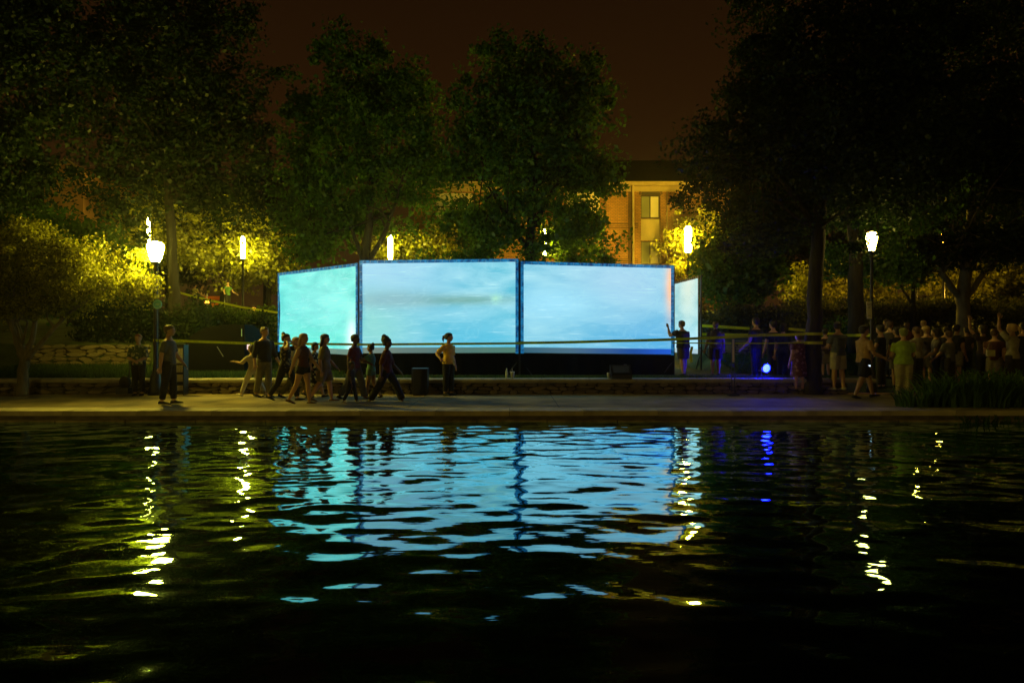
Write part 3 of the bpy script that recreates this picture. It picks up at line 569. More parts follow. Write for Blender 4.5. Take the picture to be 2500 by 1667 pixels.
_r.color_ramp.elements[0].position = .35; _r.color_ramp.elements[0].color = (.0, .03, .14, 1); _r.color_ramp.elements[1].position = .75; _r.color_ramp.elements[1].color = (.015, .30, .62, 1)
_b.inputs['Emission Strength'].default_value = .9  # blue projector spill put into the vinyl as its own glow
M_frame = mat('screen_frame_metal', (.05, .06, .08), .35, .15, 6, metal=.6)
def screen(label, kind, A, B, zt, zb, ztB=None, zbB=None, zg=.38, seed=0, bow=.0, endm=None):
    """A, B: (x, y) of the left and right bottom corners; zt/zb heights of top and hem"""
    ztB = zt if ztB is None else ztB; zbB = zb if zbB is None else zbB
    t = thing('projection_screen', label, 'screen', 'projection screens joined in a row behind the low wall'); A = Vector((*A, 0)); B = Vector((*B, 0)); d = (B - A).normalized(); nrm = Vector((d.y, -d.x, 0))
    if nrm.y > 0 and kind != 'end': nrm = -nrm
    if kind == 'end': nrm = Vector((-abs(nrm.x), nrm.y, 0)) if False else nrm
    n, mrows = 48, 28; g = random.Random(seed); Vs = []; UV = []
    for j in range(mrows + 1):
        for i in range(n + 1):
            u, v = i / n, j / mrows; p = A.lerp(B, .018 + u * .964); zT = zt + (ztB - zt) * u - .085; zB = zb + (zbB - zb) * u
            edge = min(u, 1 - u, v, 1 - v); rip = .018 * math.sin(u * 31 + v * 9) * math.exp(-edge * 7) + .012 * math.sin(v * 40 + u * 5) * math.exp(-(1 - v) * 6)
            q = p + nrm * (rip + bow * 4 * u * (1 - u) * v * (1 - v)); Vs.append((q.x, q.y, zB + (zT - zB) * v)); UV.append((u, v))
    Q = [(j * (n + 1) + i, j * (n + 1) + i + 1, (j + 1) * (n + 1) + i + 1, (j + 1) * (n + 1) + i) for j in range(mrows) for i in range(n)]
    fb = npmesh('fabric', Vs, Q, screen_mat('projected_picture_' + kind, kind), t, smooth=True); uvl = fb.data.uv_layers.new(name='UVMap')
    li = np.zeros(len(fb.data.loops), np.int32); fb.data.loops.foreach_get('vertex_index', li); uvl.data.foreach_set('uv', np.array(UV, np.float32)[li].ravel())
    ang = math.atan2(d.y, d.x)
    back = -nrm * .05
    for q, zz in ((A, zt), (B, ztB)):
        post = MB().box((q.x + back.x, q.y + back.y, (zz + zg) / 2), (.07, .05, zz - zg), ang).build('frame_post', M_frame, t)
        lg = MB().tube([(q.x, q.y, zg + .75), Vector((q.x, q.y, zg)) - nrm * .7], .022, 6).tube([(q.x, q.y, zg + .45), Vector((q.x, q.y, zg)) + d * .35 * (1 if q == A else -1) + Vector((0, 0, .0))], .018, 6); lg.build('brace', M_frame, t)
    # vinyl border with projector spill put in as a blue glow: sides and top
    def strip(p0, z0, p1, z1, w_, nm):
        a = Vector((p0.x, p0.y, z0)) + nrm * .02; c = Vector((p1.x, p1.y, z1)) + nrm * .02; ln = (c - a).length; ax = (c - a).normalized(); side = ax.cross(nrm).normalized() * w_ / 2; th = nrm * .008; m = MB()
        V = [a - side - th, a + side - th, a + side + th, a - side + th]; W = [c - side - th, c + side - th, c + side + th, c - side + th]; m.rings([V, W]); return m.build(nm, endm or M_vinyl_glow, t)
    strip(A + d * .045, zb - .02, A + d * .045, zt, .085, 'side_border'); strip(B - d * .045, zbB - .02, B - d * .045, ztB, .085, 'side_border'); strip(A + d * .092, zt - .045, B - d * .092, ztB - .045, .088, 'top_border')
    tl = MB()
    for i in range(22):
        u = (i + .5) / 22; p = A.lerp(B, u); z = zt + (ztB - zt) * u - .045; tl.tube([Vector((p.x, p.y, z - .03)) + nrm * .034, Vector((p.x, p.y, z + .035)) + nrm * .034 + d * .015], .006, 4)
    for i in range(12):
        for q in (A + d * .045, B - d * .045):
            z = zb + (zt - zb) * (i + .5) / 12; tl.tube([Vector((q.x, q.y, z)) + nrm * .034 - d * .03, Vector((q.x, q.y, z + .012)) + nrm * .034 + d * .03], .006, 4)
    tl.build('ties', mat('tie_cord', (.5, .7, .75), .5, .1, 5), t)
    # black skirt with folds
    Vs = []; nn = 90
    for j in range(5):
        for i in range(nn + 1):
            u = i / nn; p = A.lerp(B, u); q = p + nrm * (.01 + .02 * math.sin(u * 70 + j * .2) * (1 - j / 5)); z0 = zg + .01; z1 = zb + (zbB - zb) * u - .012; Vs.append((q.x, q.y, z0 + (z1 - z0) * j / 4))
    if kind != 'end': npmesh('skirt', Vs, [(j * (nn + 1) + i, j * (nn + 1) + i + 1, (j + 1) * (nn + 1) + i + 1, (j + 1) * (nn + 1) + i) for j in range(4) for i in range(nn)], M_blackcloth, t, smooth=True)
    return t
S1 = (WX(680, 23.6), 23.6); S2 = (WX(878, 20.0), 20.0); S3 = (WX(1266, 19.75), 19.75); S4 = (WX(1645, 19.9), 19.9)
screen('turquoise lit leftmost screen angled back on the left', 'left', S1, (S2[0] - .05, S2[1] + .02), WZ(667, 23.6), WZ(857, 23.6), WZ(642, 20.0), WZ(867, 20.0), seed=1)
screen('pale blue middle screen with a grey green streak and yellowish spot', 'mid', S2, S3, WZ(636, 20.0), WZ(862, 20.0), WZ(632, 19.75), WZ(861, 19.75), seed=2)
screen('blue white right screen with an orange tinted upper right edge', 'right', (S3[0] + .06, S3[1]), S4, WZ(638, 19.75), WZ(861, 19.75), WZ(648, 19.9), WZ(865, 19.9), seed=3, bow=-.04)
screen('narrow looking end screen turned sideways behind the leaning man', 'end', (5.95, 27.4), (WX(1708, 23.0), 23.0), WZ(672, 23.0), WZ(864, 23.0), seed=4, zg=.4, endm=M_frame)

# ------------------------------------------------------------------ people
QUEUE = []
def fuse(name, mb, m, parent, vox=.016, extra=None, sm=3):
    """parts of a figure merged into one continuous skin by a voxel remesh (applied in one batch below)"""
    me = mb.mesh(name); me.materials.append(m); o = link(name, me, parent)
    md = o.modifiers.new('r', 'REMESH'); md.mode = 'VOXEL'; md.voxel_size = vox; md.use_smooth_shade = True
    s = o.modifiers.new('s', 'SMOOTH'); s.factor = .5; s.iterations = sm
    QUEUE.append((o, m, extra)); return o
def flush():
    dg = bpy.context.evaluated_depsgraph_get()
    res = [(o, m, ex, bpy.data.meshes.new_from_object(o.evaluated_get(dg))) for o, m, ex in QUEUE]
    for o, m, ex, me in res:
        o.modifiers.clear()
        if ex and ex.n:
            nv = len(me.vertices); co = np.zeros(nv * 3, np.float32); me.vertices.foreach_get('co', co)
            pv = [tuple(p.vertices) for p in me.polygons]
            m2 = bpy.data.meshes.new(o.name); m2.from_pydata(list(map(tuple, co.reshape(-1, 3))) + ex.v, [], pv + [tuple(i + nv for i in f) for f in ex.f]); me = m2
        me.polygons.foreach_set('use_smooth', [True] * len(me.polygons))
        me.materials.clear(); me.materials.append(m); o.data = me; me.name = o.name
    QUEUE.clear()
CM = {}
def cloth(c, var=.18, scale=14, bump=.5):
    key = (c, var)
    if key not in CM: CM[key] = mat('cloth_%d' % len(CM), c, .85, var, scale, 1.0, bscale=7)
    return CM[key]
def floral(c1, c2):
    key = ('fl', c1, c2)
    if key in CM: return CM[key]
    m = bpy.data.materials.new('floral_cloth_%d' % len(CM)); m.use_nodes = True; t = m.node_tree; N = t.nodes; L = t.links; b = N['Principled BSDF']; b.inputs['Roughness'].default_value = .85
    co = N.new('ShaderNodeTexCoord'); no = N.new('ShaderNodeTexNoise'); no.inputs['Scale'].default_value = 13; no.inputs['Detail'].default_value = 3; L.new(co.outputs['Object'], no.inputs['Vector'])
    r = N.new('ShaderNodeValToRGB'); r.color_ramp.elements[0].position = .54; r.color_ramp.elements[0].color = (*c1, 1); r.color_ramp.elements[1].position = .60; r.color_ramp.elements[1].color = (*c2, 1)
    L.new(no.outputs['Fac'], r.inputs[0]); L.new(r.outputs[0], b.inputs['Base Color']); CM[key] = m; return m
BLACK = (.012, .012, .014)
def person(label, px, fy, Y, hpx, hd, skin=M_skin, hair='short', hm=M_hairb, top=(.1, .1, .1), sleeve=.55, bottom='pants', bc=(.03, .03, .04), legs=((0, 0), (0, 0)), arms=((5, 8, 10), (5, 8, 10)), lean=0, fem=False, build=1.0, shoe=BLACK, hyaw=0, hpitch=0, topmat=None, botmat=None, group=None, hemx=0.0, detail=True, z=None, cross=(0, 0)):
    k = Y / F; H = hpx * k; x = WX(px, Y); z = WZ(fy, Y) if z is None else z; h = R(hd)
    f = Vector((math.sin(h), -math.cos(h), 0)); l = Vector((math.cos(h), math.sin(h), 0)); up = Vector((0, 0, 1))
    t = thing('person', label, 'person', group, (x, Y, z)); vox = .017 if detail else .026
    th, sh, an = .245 * H, .235 * H, .045 * H; hipw = (.052 if fem else .05) * H; shw = (.094 if fem else .106) * H * (1 + (build - 1) * .4)
    def legj(side, a, kb):
        a = R(a); k1 = f * math.sin(a) * th - up * math.cos(a) * th; b_ = a - R(kb); k2 = k1 + f * math.sin(b_) * sh - up * math.cos(b_) * sh; return k1, k2, b_
    LG = [legj(1, *legs[0]), legj(-1, *legs[1])]; drop = max(-g_[1].z + an * max(.3, math.cos(g_[2])) for g_ in LG)
    hipc = up * drop; ta = R(lean); ut = (up * math.cos(ta) + f * math.sin(ta)); ft = (f * math.cos(ta) - up * math.sin(ta))
    def ring(c, a, b, n=14, U=None): 
        return [c + l * (a * math.cos(q)) + (U or ft) * (b * math.sin(q)) for q in [2 * math.pi * i / n for i in range(n)]]
    if fem: prof = [(-.045, .055, .05), (-.01, .093, .068), (.03, .092, .066), (.095, .07, .052), (.16, .082, .066), (.215, .086, .062), (.262, .078, .048), (.288, .045, .038)]
    else: prof = [(-.045, .055, .05), (-.01, .088, .066), (.03, .088, .064), (.095, .083, .060), (.16, .095, .066), (.22, .104, .066), (.268, .092, .052), (.296, .045, .04)]
    prof = [(a, b * (build if 0 <= i < 6 else 1 + (build - 1) * .5), c * (build ** 1.3 if i < 6 else 1)) for i, (a, b, c) in enumerate(prof)]
    def torso(mb, lo, hi, inf=0.0, infk=1.0): 
        rr = [(a, b, c) for a, b, c in prof if lo <= a <= hi]; mb.rings([ring(hipc + ut * a * H, b * H * infk + inf, c * H * infk + inf) for a, b, c in rr])
    shz = .252 if not fem else .245
    SH = [hipc + ut * shz * H + l * shw, hipc + ut * shz * H - l * shw]; ua, fa = .172 * H, .145 * H; AJ = []
    for i, s in ((0, 1), (1, -1)):
        p_, ab, eb = arms[i][:3]; inw = arms[i][3] if len(arms[i]) > 3 else 0; p_, ab = R(p_), R(ab)
        d1 = (ft * math.sin(p_) - ut * math.cos(p_)) * math.cos(ab) + l * s * math.sin(ab); d1.normalize()
        d2a = R(eb); fw = (ft * math.cos(p_) + ut * math.sin(p_)); inn = R(inw); fw2 = (fw * math.cos(inn) - l * s * math.sin(inn)).normalized()
        d2 = (d1 * math.cos(d2a) + fw2 * math.sin(d2a)).normalized(); el = SH[i] + d1 * ua; wr = el + d2 * fa; AJ.append((SH[i], el, wr, d1, d2, s))
    R_ = H * build ** .7
    body = MB(); torso(body, -1, 1)
    nb = hipc + ut * .28 * H; hd_c = hipc + ut * .335 * H + f * .012 * H + up * .055 * H; body.tube([nb, hipc + ut * .32 * H, hd_c - up * .03 * H], [.036 * H, .032 * H, .032 * H], 10)
    hy = h + R(hyaw); HM = Matrix.Rotation(hy, 3, 'Z') @ Matrix.Rotation(R(hpitch), 3, 'X')   # head frame: x=left, -y=front
    hc = hd_c; hs = H * (.0655 if H > 1.3 else .078); T = lambda a, b, c: hc + HM @ Vector((a * hs, -b * hs, c * hs))
    body.rings([[T(rx * math.cos(q), oy + ry * math.sin(q), zz) for q in [2 * math.pi * i / 14 for i in range(14)]] for zz, rx, ry, oy in ((-.92, .28, .25, .45), (-.78, .46, .5, .28), (-.45, .62, .78, .12), (-.05, .70, .9, .02), (.35, .72, .93, -.03), (.7, .6, .78, -.06), (.93, .34, .45, -.06), (1.0, .1, .15, -.06))])
    body.rings([[T(rx * math.cos(q), oy + rx * .9 * math.sin(q), zz) for q in [2 * math.pi * i / 8 for i in range(8)]] for zz, rx, oy in ((-.28, .17, .88), (-.18, .17, .98), (.05, .09, .90), (.15, .06, .86))])
    for s in (1, -1): body.ell(T(.72 * s, -.05, -.1), (.07 * hs, .17 * hs, .24 * hs), 8, 5, HM)
    fing = MB()
    for S, E, Wr, d1, d2, s in AJ:
        body.tube([S - d1 * .01, S.lerp(E, .5), E, E.lerp(Wr, .35), Wr, Wr + d2 * .03 * H], [.033 * R_, .030 * R_, .0245 * R_, .025 * R_, .0165 * H, .021 * H], 10)
        side = d2.cross(up); side = side.normalized() if side.length > .2 else f.copy(); nrm = d2.cross(side).normalized()
        pc = Wr + d2 * .038 * H; body.rings([[Wr + d2 * a * H + side * b * H * math.cos(q) + nrm * .011 * H * math.sin(q) for q in [2 * math.pi * i / 8 for i in range(8)]] for a, b in ((.008, .016), (.03, .025), (.055, .024))])
        for j, (o_, ln) in enumerate(((-.018, .036), (-.006, .043), (.006, .045), (.018, .040))):
            b0 = Wr + d2 * .05 * H + side * o_ * H; c1 = b0 + d2 * ln * .5 * H + nrm * .004 * H; c2 = b0 + d2 * ln * .85 * H + nrm * .014 * H; fing.tube([b0 - d2 * .01 * H, c1, c2], [.0056 * H, .0052 * H, .004 * H], 6)
        tb = Wr + d2 * .018 * H - side * .02 * H; fing.tube([tb, tb + d2 * .02 * H - side * .014 * H, tb + d2 * .038 * H - side * .014 * H + nrm * .006 * H], [.0075 * H, .0065 * H, .005 * H], 6)
    LJ = []
    for i, s in ((0, 1), (1, -1)):
        hp = hipc + l * s * hipw; k1, k2, b_ = LG[i]; Kn, An = hp + k1, hp + k2; toe = (f * math.cos(b_ * .55) - up * 0 + up * math.sin(b_ * .55)).normalized(); LJ.append((hp, Kn, An, toe, s))
        body.tube([hp + up * .01 * H, hp.lerp(Kn, .4), Kn, Kn.lerp(An, .3), An, An - (Kn - An).normalized() * .02 * H], [.056 * R_, .050 * R_, .033 * R_, .036 * R_, .021 * H, .022 * H], 12)
    fuse('body', body, skin, t, vox, fing)
    # shoes
    for hp, Kn, An, toe, s in LJ:
        dn = toe.cross(l); dn = -dn if dn.z > 0 else dn; c = An + dn * .018 * H
        rg = []
        for a, hw, hh in ((-.04, .014, .016), (-.03, .022, .026), (.0, .025, .028), (.045, .027, .02), (.085, .026, .014), (.11, .014, .009)):
            cc = c + toe * a * H + dn * (.045 * .45 * H - hh * H * .55); rg.append([cc + l * hw * H * math.cos(q) - dn * hh * H * math.sin(q) * .8 for q in [2 * math.pi * i / 10 for i in range(10)]])
        MB().rings(rg).build('shoe', shoe if not isinstance(shoe, tuple) else cloth(shoe), t, True)
    tm = topmat or cloth(top); bm = botmat or cloth(bc)
    # upper garment
    if top is not None:
        g = MB(); lo = -.03 if bottom != 'dress' else .0
        torso(g, -.02, .29, .010, 1.04)
        hem = hipc - up * (.03 + hemx) * H
        g.rings([ring(hem, prof[1][1] * H * 1.06 + .016, prof[1][2] * H * 1.08 + .016, U=f), ring(hipc + up * .01 * H, prof[1][1] * H * 1.05 + .012, prof[1][2] * H * 1.06 + .012, U=f)])
        for S, E, Wr, d1, d2, s in AJ:
            if sleeve <= 0: continue
            pts = [S - d1 * .012, S.lerp(E, .5), S.lerp(E, min(1, sleeve))]; rs = [.037 * R_ + .005, .036 * R_ + .006, .033 * R_ + .010]
            if sleeve > 1: pts += [E.lerp(Wr, sleeve - 1)]; rs = [.042 * R_, .036 * R_ + .006, .031 * R_ + .006, .023 * R_ + .006]
            g.tube(pts, rs, 10)
        fuse('shirt' if bottom != 'dress' else 'dress', g, tm, t, vox, None, 2)
    if bottom in ('pants', 'shorts', 'wide'):
        g = MB(); g.rings([ring(hipc + up * a * H, prof[i][1] * H * 1.03 + .006, prof[i][2] * H * 1.03 + .006, U=f) for a, i in ((-.045, 0), (-.015, 1), (.03, 2), (.075, 3))])
        for hp, Kn, An, toe, s in LJ:
            if bottom == 'pants': g.tube([hp + up * .01 * H, hp.lerp(Kn, .45), Kn, Kn.lerp(An, .4), Kn.lerp(An, .93)], [.062 * R_, .056 * R_, .041 * R_ + .004, .039 * R_ + .006, .030 * R_ + .01], 12)
            elif bottom == 'wide': g.tube([hp + up * .01 * H, hp.lerp(Kn, .45), Kn, Kn.lerp(An, .92)], [.063 * R_, .060 * R_, .050 * R_, .048 * R_], 12)
            else: g.tube([hp + up * .01 * H, hp.lerp(Kn, .45), hp.lerp(Kn, .92 if bottom == 'shorts' else .5)], [.064 * R_, .062 * R_ + .008, .056 * R_ + .016], 12)
        fuse('trousers' if bottom != 'shorts' else 'shorts', g, bm, t, vox, None, 2)
    elif bottom == 'hotpants':
        g = MB(); g.rings([ring(hipc + up * a * H, prof[i][1] * H * 1.03 + .006, prof[i][2] * H * 1.03 + .006, U=f) for a, i in ((-.045, 0), (-.015, 1), (.03, 2), (.075, 3))])
        for hp, Kn, An, toe, s in LJ: g.tube([hp + up * .01 * H, hp.lerp(Kn, .2), hp.lerp(Kn, .38)], [.062 * R_, .062 * R_, .060 * R_ + .006], 12)
        fuse('shorts', g, bm, t, vox, None, 2)
    elif bottom in ('dress', 'skirt'):
        ln = .30 + cross[0]; mid = (LJ[0][1] + LJ[1][1]) / 2; g = MB(); fl = []
        sp = max(0.0, (LJ[0][1] - LJ[1][1]).length * .5 - hipw)
        for a, wd in ((.09, 0), (.03, 0), (-.05, .25), (-.16, .55), (-ln * .85, .85), (-ln, 1.0)):
            w1 = prof[2][1] * H * 1.06 + .012 + wd * .03 * H; w2 = prof[2][2] * H * 1.08 + .014 + wd * (.03 * H + sp * .7); cc = hipc + up * a * H + (mid - hipc) * (0 if a > 0 else min(1, -a / .245)) * .35
            cc.z = (hipc + up * a * H).z; fl.append([cc + l * w1 * math.cos(q) * (1 + .05 * wd * math.sin(q * 7)) + f * w2 * math.sin(q) * (1 + .05 * wd * math.cos(q * 5)) for q in [2 * math.pi * i / 24 for i in range(24)]])
        g.rings(fl); fuse('skirt', g, bm if bottom == 'skirt' else tm, t, vox, None, 2)
    # hair
    g = MB(); base = [(-.62, .48, .34, -.56), (-.3, .70, .58, -.46), (.05, .80, .80, -.30), (.42, .83, .98, -.16), (.78, .72, .94, -.10), (1.02, .46, .56, -.08), (1.12, .14, .18, -.08)]
    if hair != 'bald': g.rings([[T(rx * math.cos(q), oy + ry * math.sin(q), zz) for q in [2 * math.pi * i / 14 for i in range(14)]] for zz, rx, ry, oy in base])
    if hair == 'long': g.rings([[T(rx * math.cos(q), oy + ry * math.sin(q), zz) for q in [2 * math.pi * i / 12 for i in range(12)]] for zz, rx, ry, oy in ((-2.9, .25, .12, -1.0), (-2.4, .5, .25, -1.0), (-1.4, .72, .38, -.85), (-.6, .82, .5, -.6), (.1, .82, .6, -.4), (.5, .75, .6, -.3))])
    if hair == 'bob': g.rings([[T(rx * math.cos(q), oy + ry * math.sin(q), zz) for q in [2 * math.pi * i / 12 for i in range(12)]] for zz, rx, ry, oy in ((-1.1, .6, .45, -.5), (-.5, .82, .62, -.4), (.2, .84, .7, -.3))])
    if hair == 'pony': g.tube([T(0, -.85, .45), T(0, -1.35, .2), T(0, -1.5, -.5), T(0, -1.35, -1.3)], [.22 * hs, .33 * hs, .28 * hs, .08 * hs], 8)
    if hair == 'bun': g.ell(T(0, -.7, 1.05), (.45 * hs,) * 3, 10, 6)
    if hair == 'updo': g.ell(T(0, -.45, .75), (.85 * hs, 1.0 * hs, .95 * hs), 10, 7, HM); g.ell(T(0, -.75, 1.35), (.6 * hs, .62 * hs, .6 * hs), 10, 6)
    if hair == 'afro': g.ell(T(0, -.2, .35), (1.0 * hs, 1.1 * hs, .95 * hs), 10, 7, HM)
    if hair == 'cap': g.rings([[T(rx * math.cos(q), oy + ry * math.sin(q), zz) for q in [2 * math.pi * i / 12 for i in range(12)]] for zz, rx, ry, oy in ((.38, .82, 1.02, -.05), (.8, .75, .9, -.05), (1.1, .3, .4, -.05))]); g.rings([[T(rx * math.cos(q), oy + .5 * math.sin(q), .42 + zz) for q in [2 * math.pi * i / 10 for i in range(10)]] for zz, rx, oy in ((0, .6, 1.1), (.06, .6, 1.1))])
    if g.n: fuse('hair' if hair != 'cap' else 'cap', g, hm, t, .014, None, 1)
    if detail:
        e_ = MB()
        for s in (1, -1): e_.ell(T(.27 * s, .80, .06), (.1 * hs, .07 * hs, .055 * hs), 8, 5)
        e_.build('eyes', M_ink, t, True)
    return t, dict(H=H, hip=hipc, SH=SH, AJ=AJ, f=f, l=l, ut=ut, T=T, LJ=LJ, base=Vector((x, Y, z)))

WG = 'people strolling along the footpath'
STRIDE = ((28, 12), (-18, 18)); STRIDE2 = ((-18, 20), (26, 8)); STAND = ((2, 2), (-2, 3))
# --- left to right along the path
tL, iL = person('woman with short red hair in pale floral jacket, hands clasped, by the low wall', 338, 966, 17.6, 153, 12, hair='short', hm=M_hairr, topmat=floral((.05, .09, .06), (.42, .44, .36)), bottom='pants', bc=(.012, .01, .012), sleeve=1.0, arms=((18, 12, 62, 62), (18, 12, 62, 62)), fem=True)
person('man in grey shirt and dark jeans striding right beside the lantern post', 412, 986, 15.2, 196, 98, hm=M_hairbr, top=(.105, .115, .13), sleeve=.8, bottom='pants', bc=(.014, .014, .018), legs=((8, 6), (-6, 3)), arms=((14, 10, 22), (-14, 8, 12)), group=WG, build=1.08, shoe=BLACK)
person('child in white top and pale trousers leaning away behind the tall man', 618, 966, 17.2, 134, 250, skin=M_skin, hair='bob', hm=M_hairbr, top=(.42, .36, .26), sleeve=1.0, bottom='pants', bc=(.50, .47, .42), legs=((30, 5), (-24, 10)), arms=((55, 10, 50), (20, 8, 30)), fem=True, group=WG, shoe=(.6, .55, .4), lean=6)
person('tall man in a black long shirt and grey trousers walking right', 645, 970, 16.9, 175, 60, skin=M_skin, hm=M_hairbr, top=(.018, .016, .014), sleeve=1.5, bottom='pants', bc=(.17, .16, .13), legs=((6, 4), (-10, 6)), arms=((10, 12, 20), (-6, 14, 25)), group=WG, build=1.12)
person('woman in black floral top with both hands raised behind her head', 697, 978, 16.2, 171, 80, hair='bun', hm=M_hairbr, topmat=floral((.012, .012, .012), (.20, .19, .10)), sleeve=.25, bottom='pants', bc=BLACK, legs=((24, 10), (-20, 16)), arms=((100, 25, 125, 40), (100, 30, 125, 40)), fem=True, group=WG)
person('pale dressed woman mostly hidden behind the blonde in black shorts', 722, 972, 16.9, 158, 80, hair='bob', hm=M_hairbl, top=(.50, .48, .36), sleeve=.5, bottom='pants', bc=(.10, .09, .04), legs=STRIDE, arms=((20, 8, 30), (-20, 8, 10)), fem=True, group=WG)
person('long haired blonde woman in brown crop top and black hot pants', 740, 988, 15.4, 178, 75, hair='long', hm=M_hairbl, top=(.10, .03, .015), sleeve=0, bottom='hotpants', bc=BLACK, legs=((10, 4), (-16, 14)), arms=((24, 10, 14), (-22, 8, 6)), fem=True, group=WG, shoe=(.10, .05, .03), hemx=-.06)
person('woman in black dress with white flowers half hidden behind the women', 768, 968, 17.2, 140, 85, hair='bob', hm=M_hairb, topmat=floral((.015, .015, .015), (.7, .7, .5)), top=(0, 0, 0), sleeve=.3, bottom='dress', legs=STRIDE2, arms=((10, 8, 20), (-10, 8, 10)), fem=True, group=WG)
person('woman with long light brown hair in an olive romper', 792, 981, 16.0, 170, 95, hair='long', hm=M_hairbr, top=(.20, .17, .07), sleeve=.9, bottom='shorts', bc=(.20, .17, .07), legs=((14, 6), (-14, 18)), arms=((14, 12, 30), (-12, 12, 20)), fem=True, group=WG, build=1.12, shoe=(.18, .10, .05))
person('man in maroon shirt and grey trousers walking in front of the screen joint', 866, 978, 16.6, 168, 80, skin=M_skin3, hair='short', hm=M_hairb, top=(.10, .012, .015), sleeve=.75, bottom='wide', bc=(.10, .10, .12), legs=((20, 8), (-20, 12)), arms=((16, 8, 50), (-14, 8, 20)), group=WG)
person('small child in dark clothes walking beside the man in maroon', 858, 984, 15.6, 104, 85, skin=M_skin3, hair='short', hm=M_hairb, top=(.06, .06, .075), sleeve=.8, bottom='pants', bc=BLACK, legs=((16, 4), (-16, 10)), group=WG, shoe=(.4, .4, .42))
person('girl in teal shirt and shorts with an arm stretched forward', 906, 975, 16.9, 138, 262, skin=M_skin2, hair='bun', hm=M_hairb, top=(.10, .26, .24), sleeve=.4, bottom='hotpants', bc=(.08, .16, .16), legs=((10, 4), (-8, 22)), arms=((62, 10, 20), (50, 12, 40)), fem=True, group=WG)
person('foremost walker, woman with high puffed up hair, dark red top and wide black trousers', 944, 985, 16.0, 172, 85, skin=M_skin3, hair='updo', hm=M_hairb, top=(.09, .022, .014), sleeve=1.0, bottom='wide', bc=BLACK, legs=((30, 6), (-24, 10)), arms=((18, 10, 25), (-14, 12, 15)), fem=True, group=WG, build=1.08)
tG, iG = person('security woman in orange yellow shirt with ponytail, hand on hip, facing the screens', 1095, 965, 17.55, 155, 55, hair='pony', hm=M_hairb, top=(.85, .55, .06), sleeve=.85, bottom='pants', bc=(.01, .01, .012), legs=STAND, arms=((-10, 14, 20), (-28, 42, 88, -20)), fem=True, hyaw=30, build=1.12, skin=M_skin)
tM, iM = person('man in black T-shirt leaning with one raised hand on the screen frame', 1668, 917, 19.3, 137, 215, hair='short', hm=M_hairbr, top=BLACK, sleeve=.55, bottom='shorts', bc=(.05, .045, .03), legs=((-4, 2), (4, 4)), arms=((74, 8, 95, 0), (8, 14, 18)), build=1.38, lean=5)
person('person with a backpack and knee length shorts standing right of the end screen', 1747, 917, 19.4, 134, 175, skin=M_skin2, hair='short', hm=M_hairbr, top=(.10, .07, .035), sleeve=.6, bottom='shorts', bc=(.03, .02, .018), legs=STAND, arms=((8, 10, 20), (8, 10, 20)), build=1.2)
CG = 'crowd of onlookers at the right'
person('man in black behind the blue spotlight looking left', 1846, 930, 19.6, 158, 215, hair='short', top=BLACK, bc=(.015, .02, .04), arms=((10, 6, 40), (10, 6, 40)), group=CG, build=1.1, hyaw=-20)
person('man in black standing right behind the blue spotlight', 1888, 932, 20.2, 152, 200, hair='short', top=(.015, .015, .03), bc=(.015, .02, .04), group=CG)
person('woman in navy top with dark hair behind the blue glow', 1912, 935, 19.8, 148, 150, hair='bob', hm=M_hairb, top=(.02, .03, .06), bc=(.015, .02, .05), fem=True, group=CG)
person('woman in maroon flowered dress left of the taped trunk', 1950, 955, 18.0, 148, 200, skin=M_skin, hair='bob', hm=M_hairbr, topmat=floral((.09, .03, .04), (.30, .17, .17)), top=(0, 0, 0), sleeve=.5, bottom='dress', legs=STAND, fem=True, group=CG, build=1.15, cross=(-.02, 0))
person('man in slate T-shirt and pale knee shorts right of the taped trunk', 2046, 952, 17.8, 170, 200, hair='short', hm=M_hairb, top=(.10, .12, .16), sleeve=.7, bottom='shorts', bc=(.42, .40, .34), legs=((4, 2), (-4, 4)), arms=((15, 14, 70, 30), (15, 14, 70, 30)), group=CG, build=1.15, hyaw=-40, shoe=(.4, .38, .34))
person('man in yellow tan shirt and black shorts walking with a phone', 2108, 970, 16.8, 184, 95, skin=M_skin2, hair='short', top=(.40, .25, .09), sleeve=.7, bottom='shorts', bc=BLACK, legs=((24, 10), (-12, 12)), arms=((10, 6, 20), (20, 8, 45)), group=CG, build=1.1)
person('person in lime shirt and cream trousers with cap seen from behind', 2206, 978, 16.4, 180, 170, hair='cap', hm=cloth((.22, .25, .06)), top=(.30, .46, .04), sleeve=.65, bottom='pants', bc=(.36, .33, .20), legs=STAND, arms=((20, 12, 60, 30), (20, 12, 60, 30)), group=CG, build=1.2, fem=True)
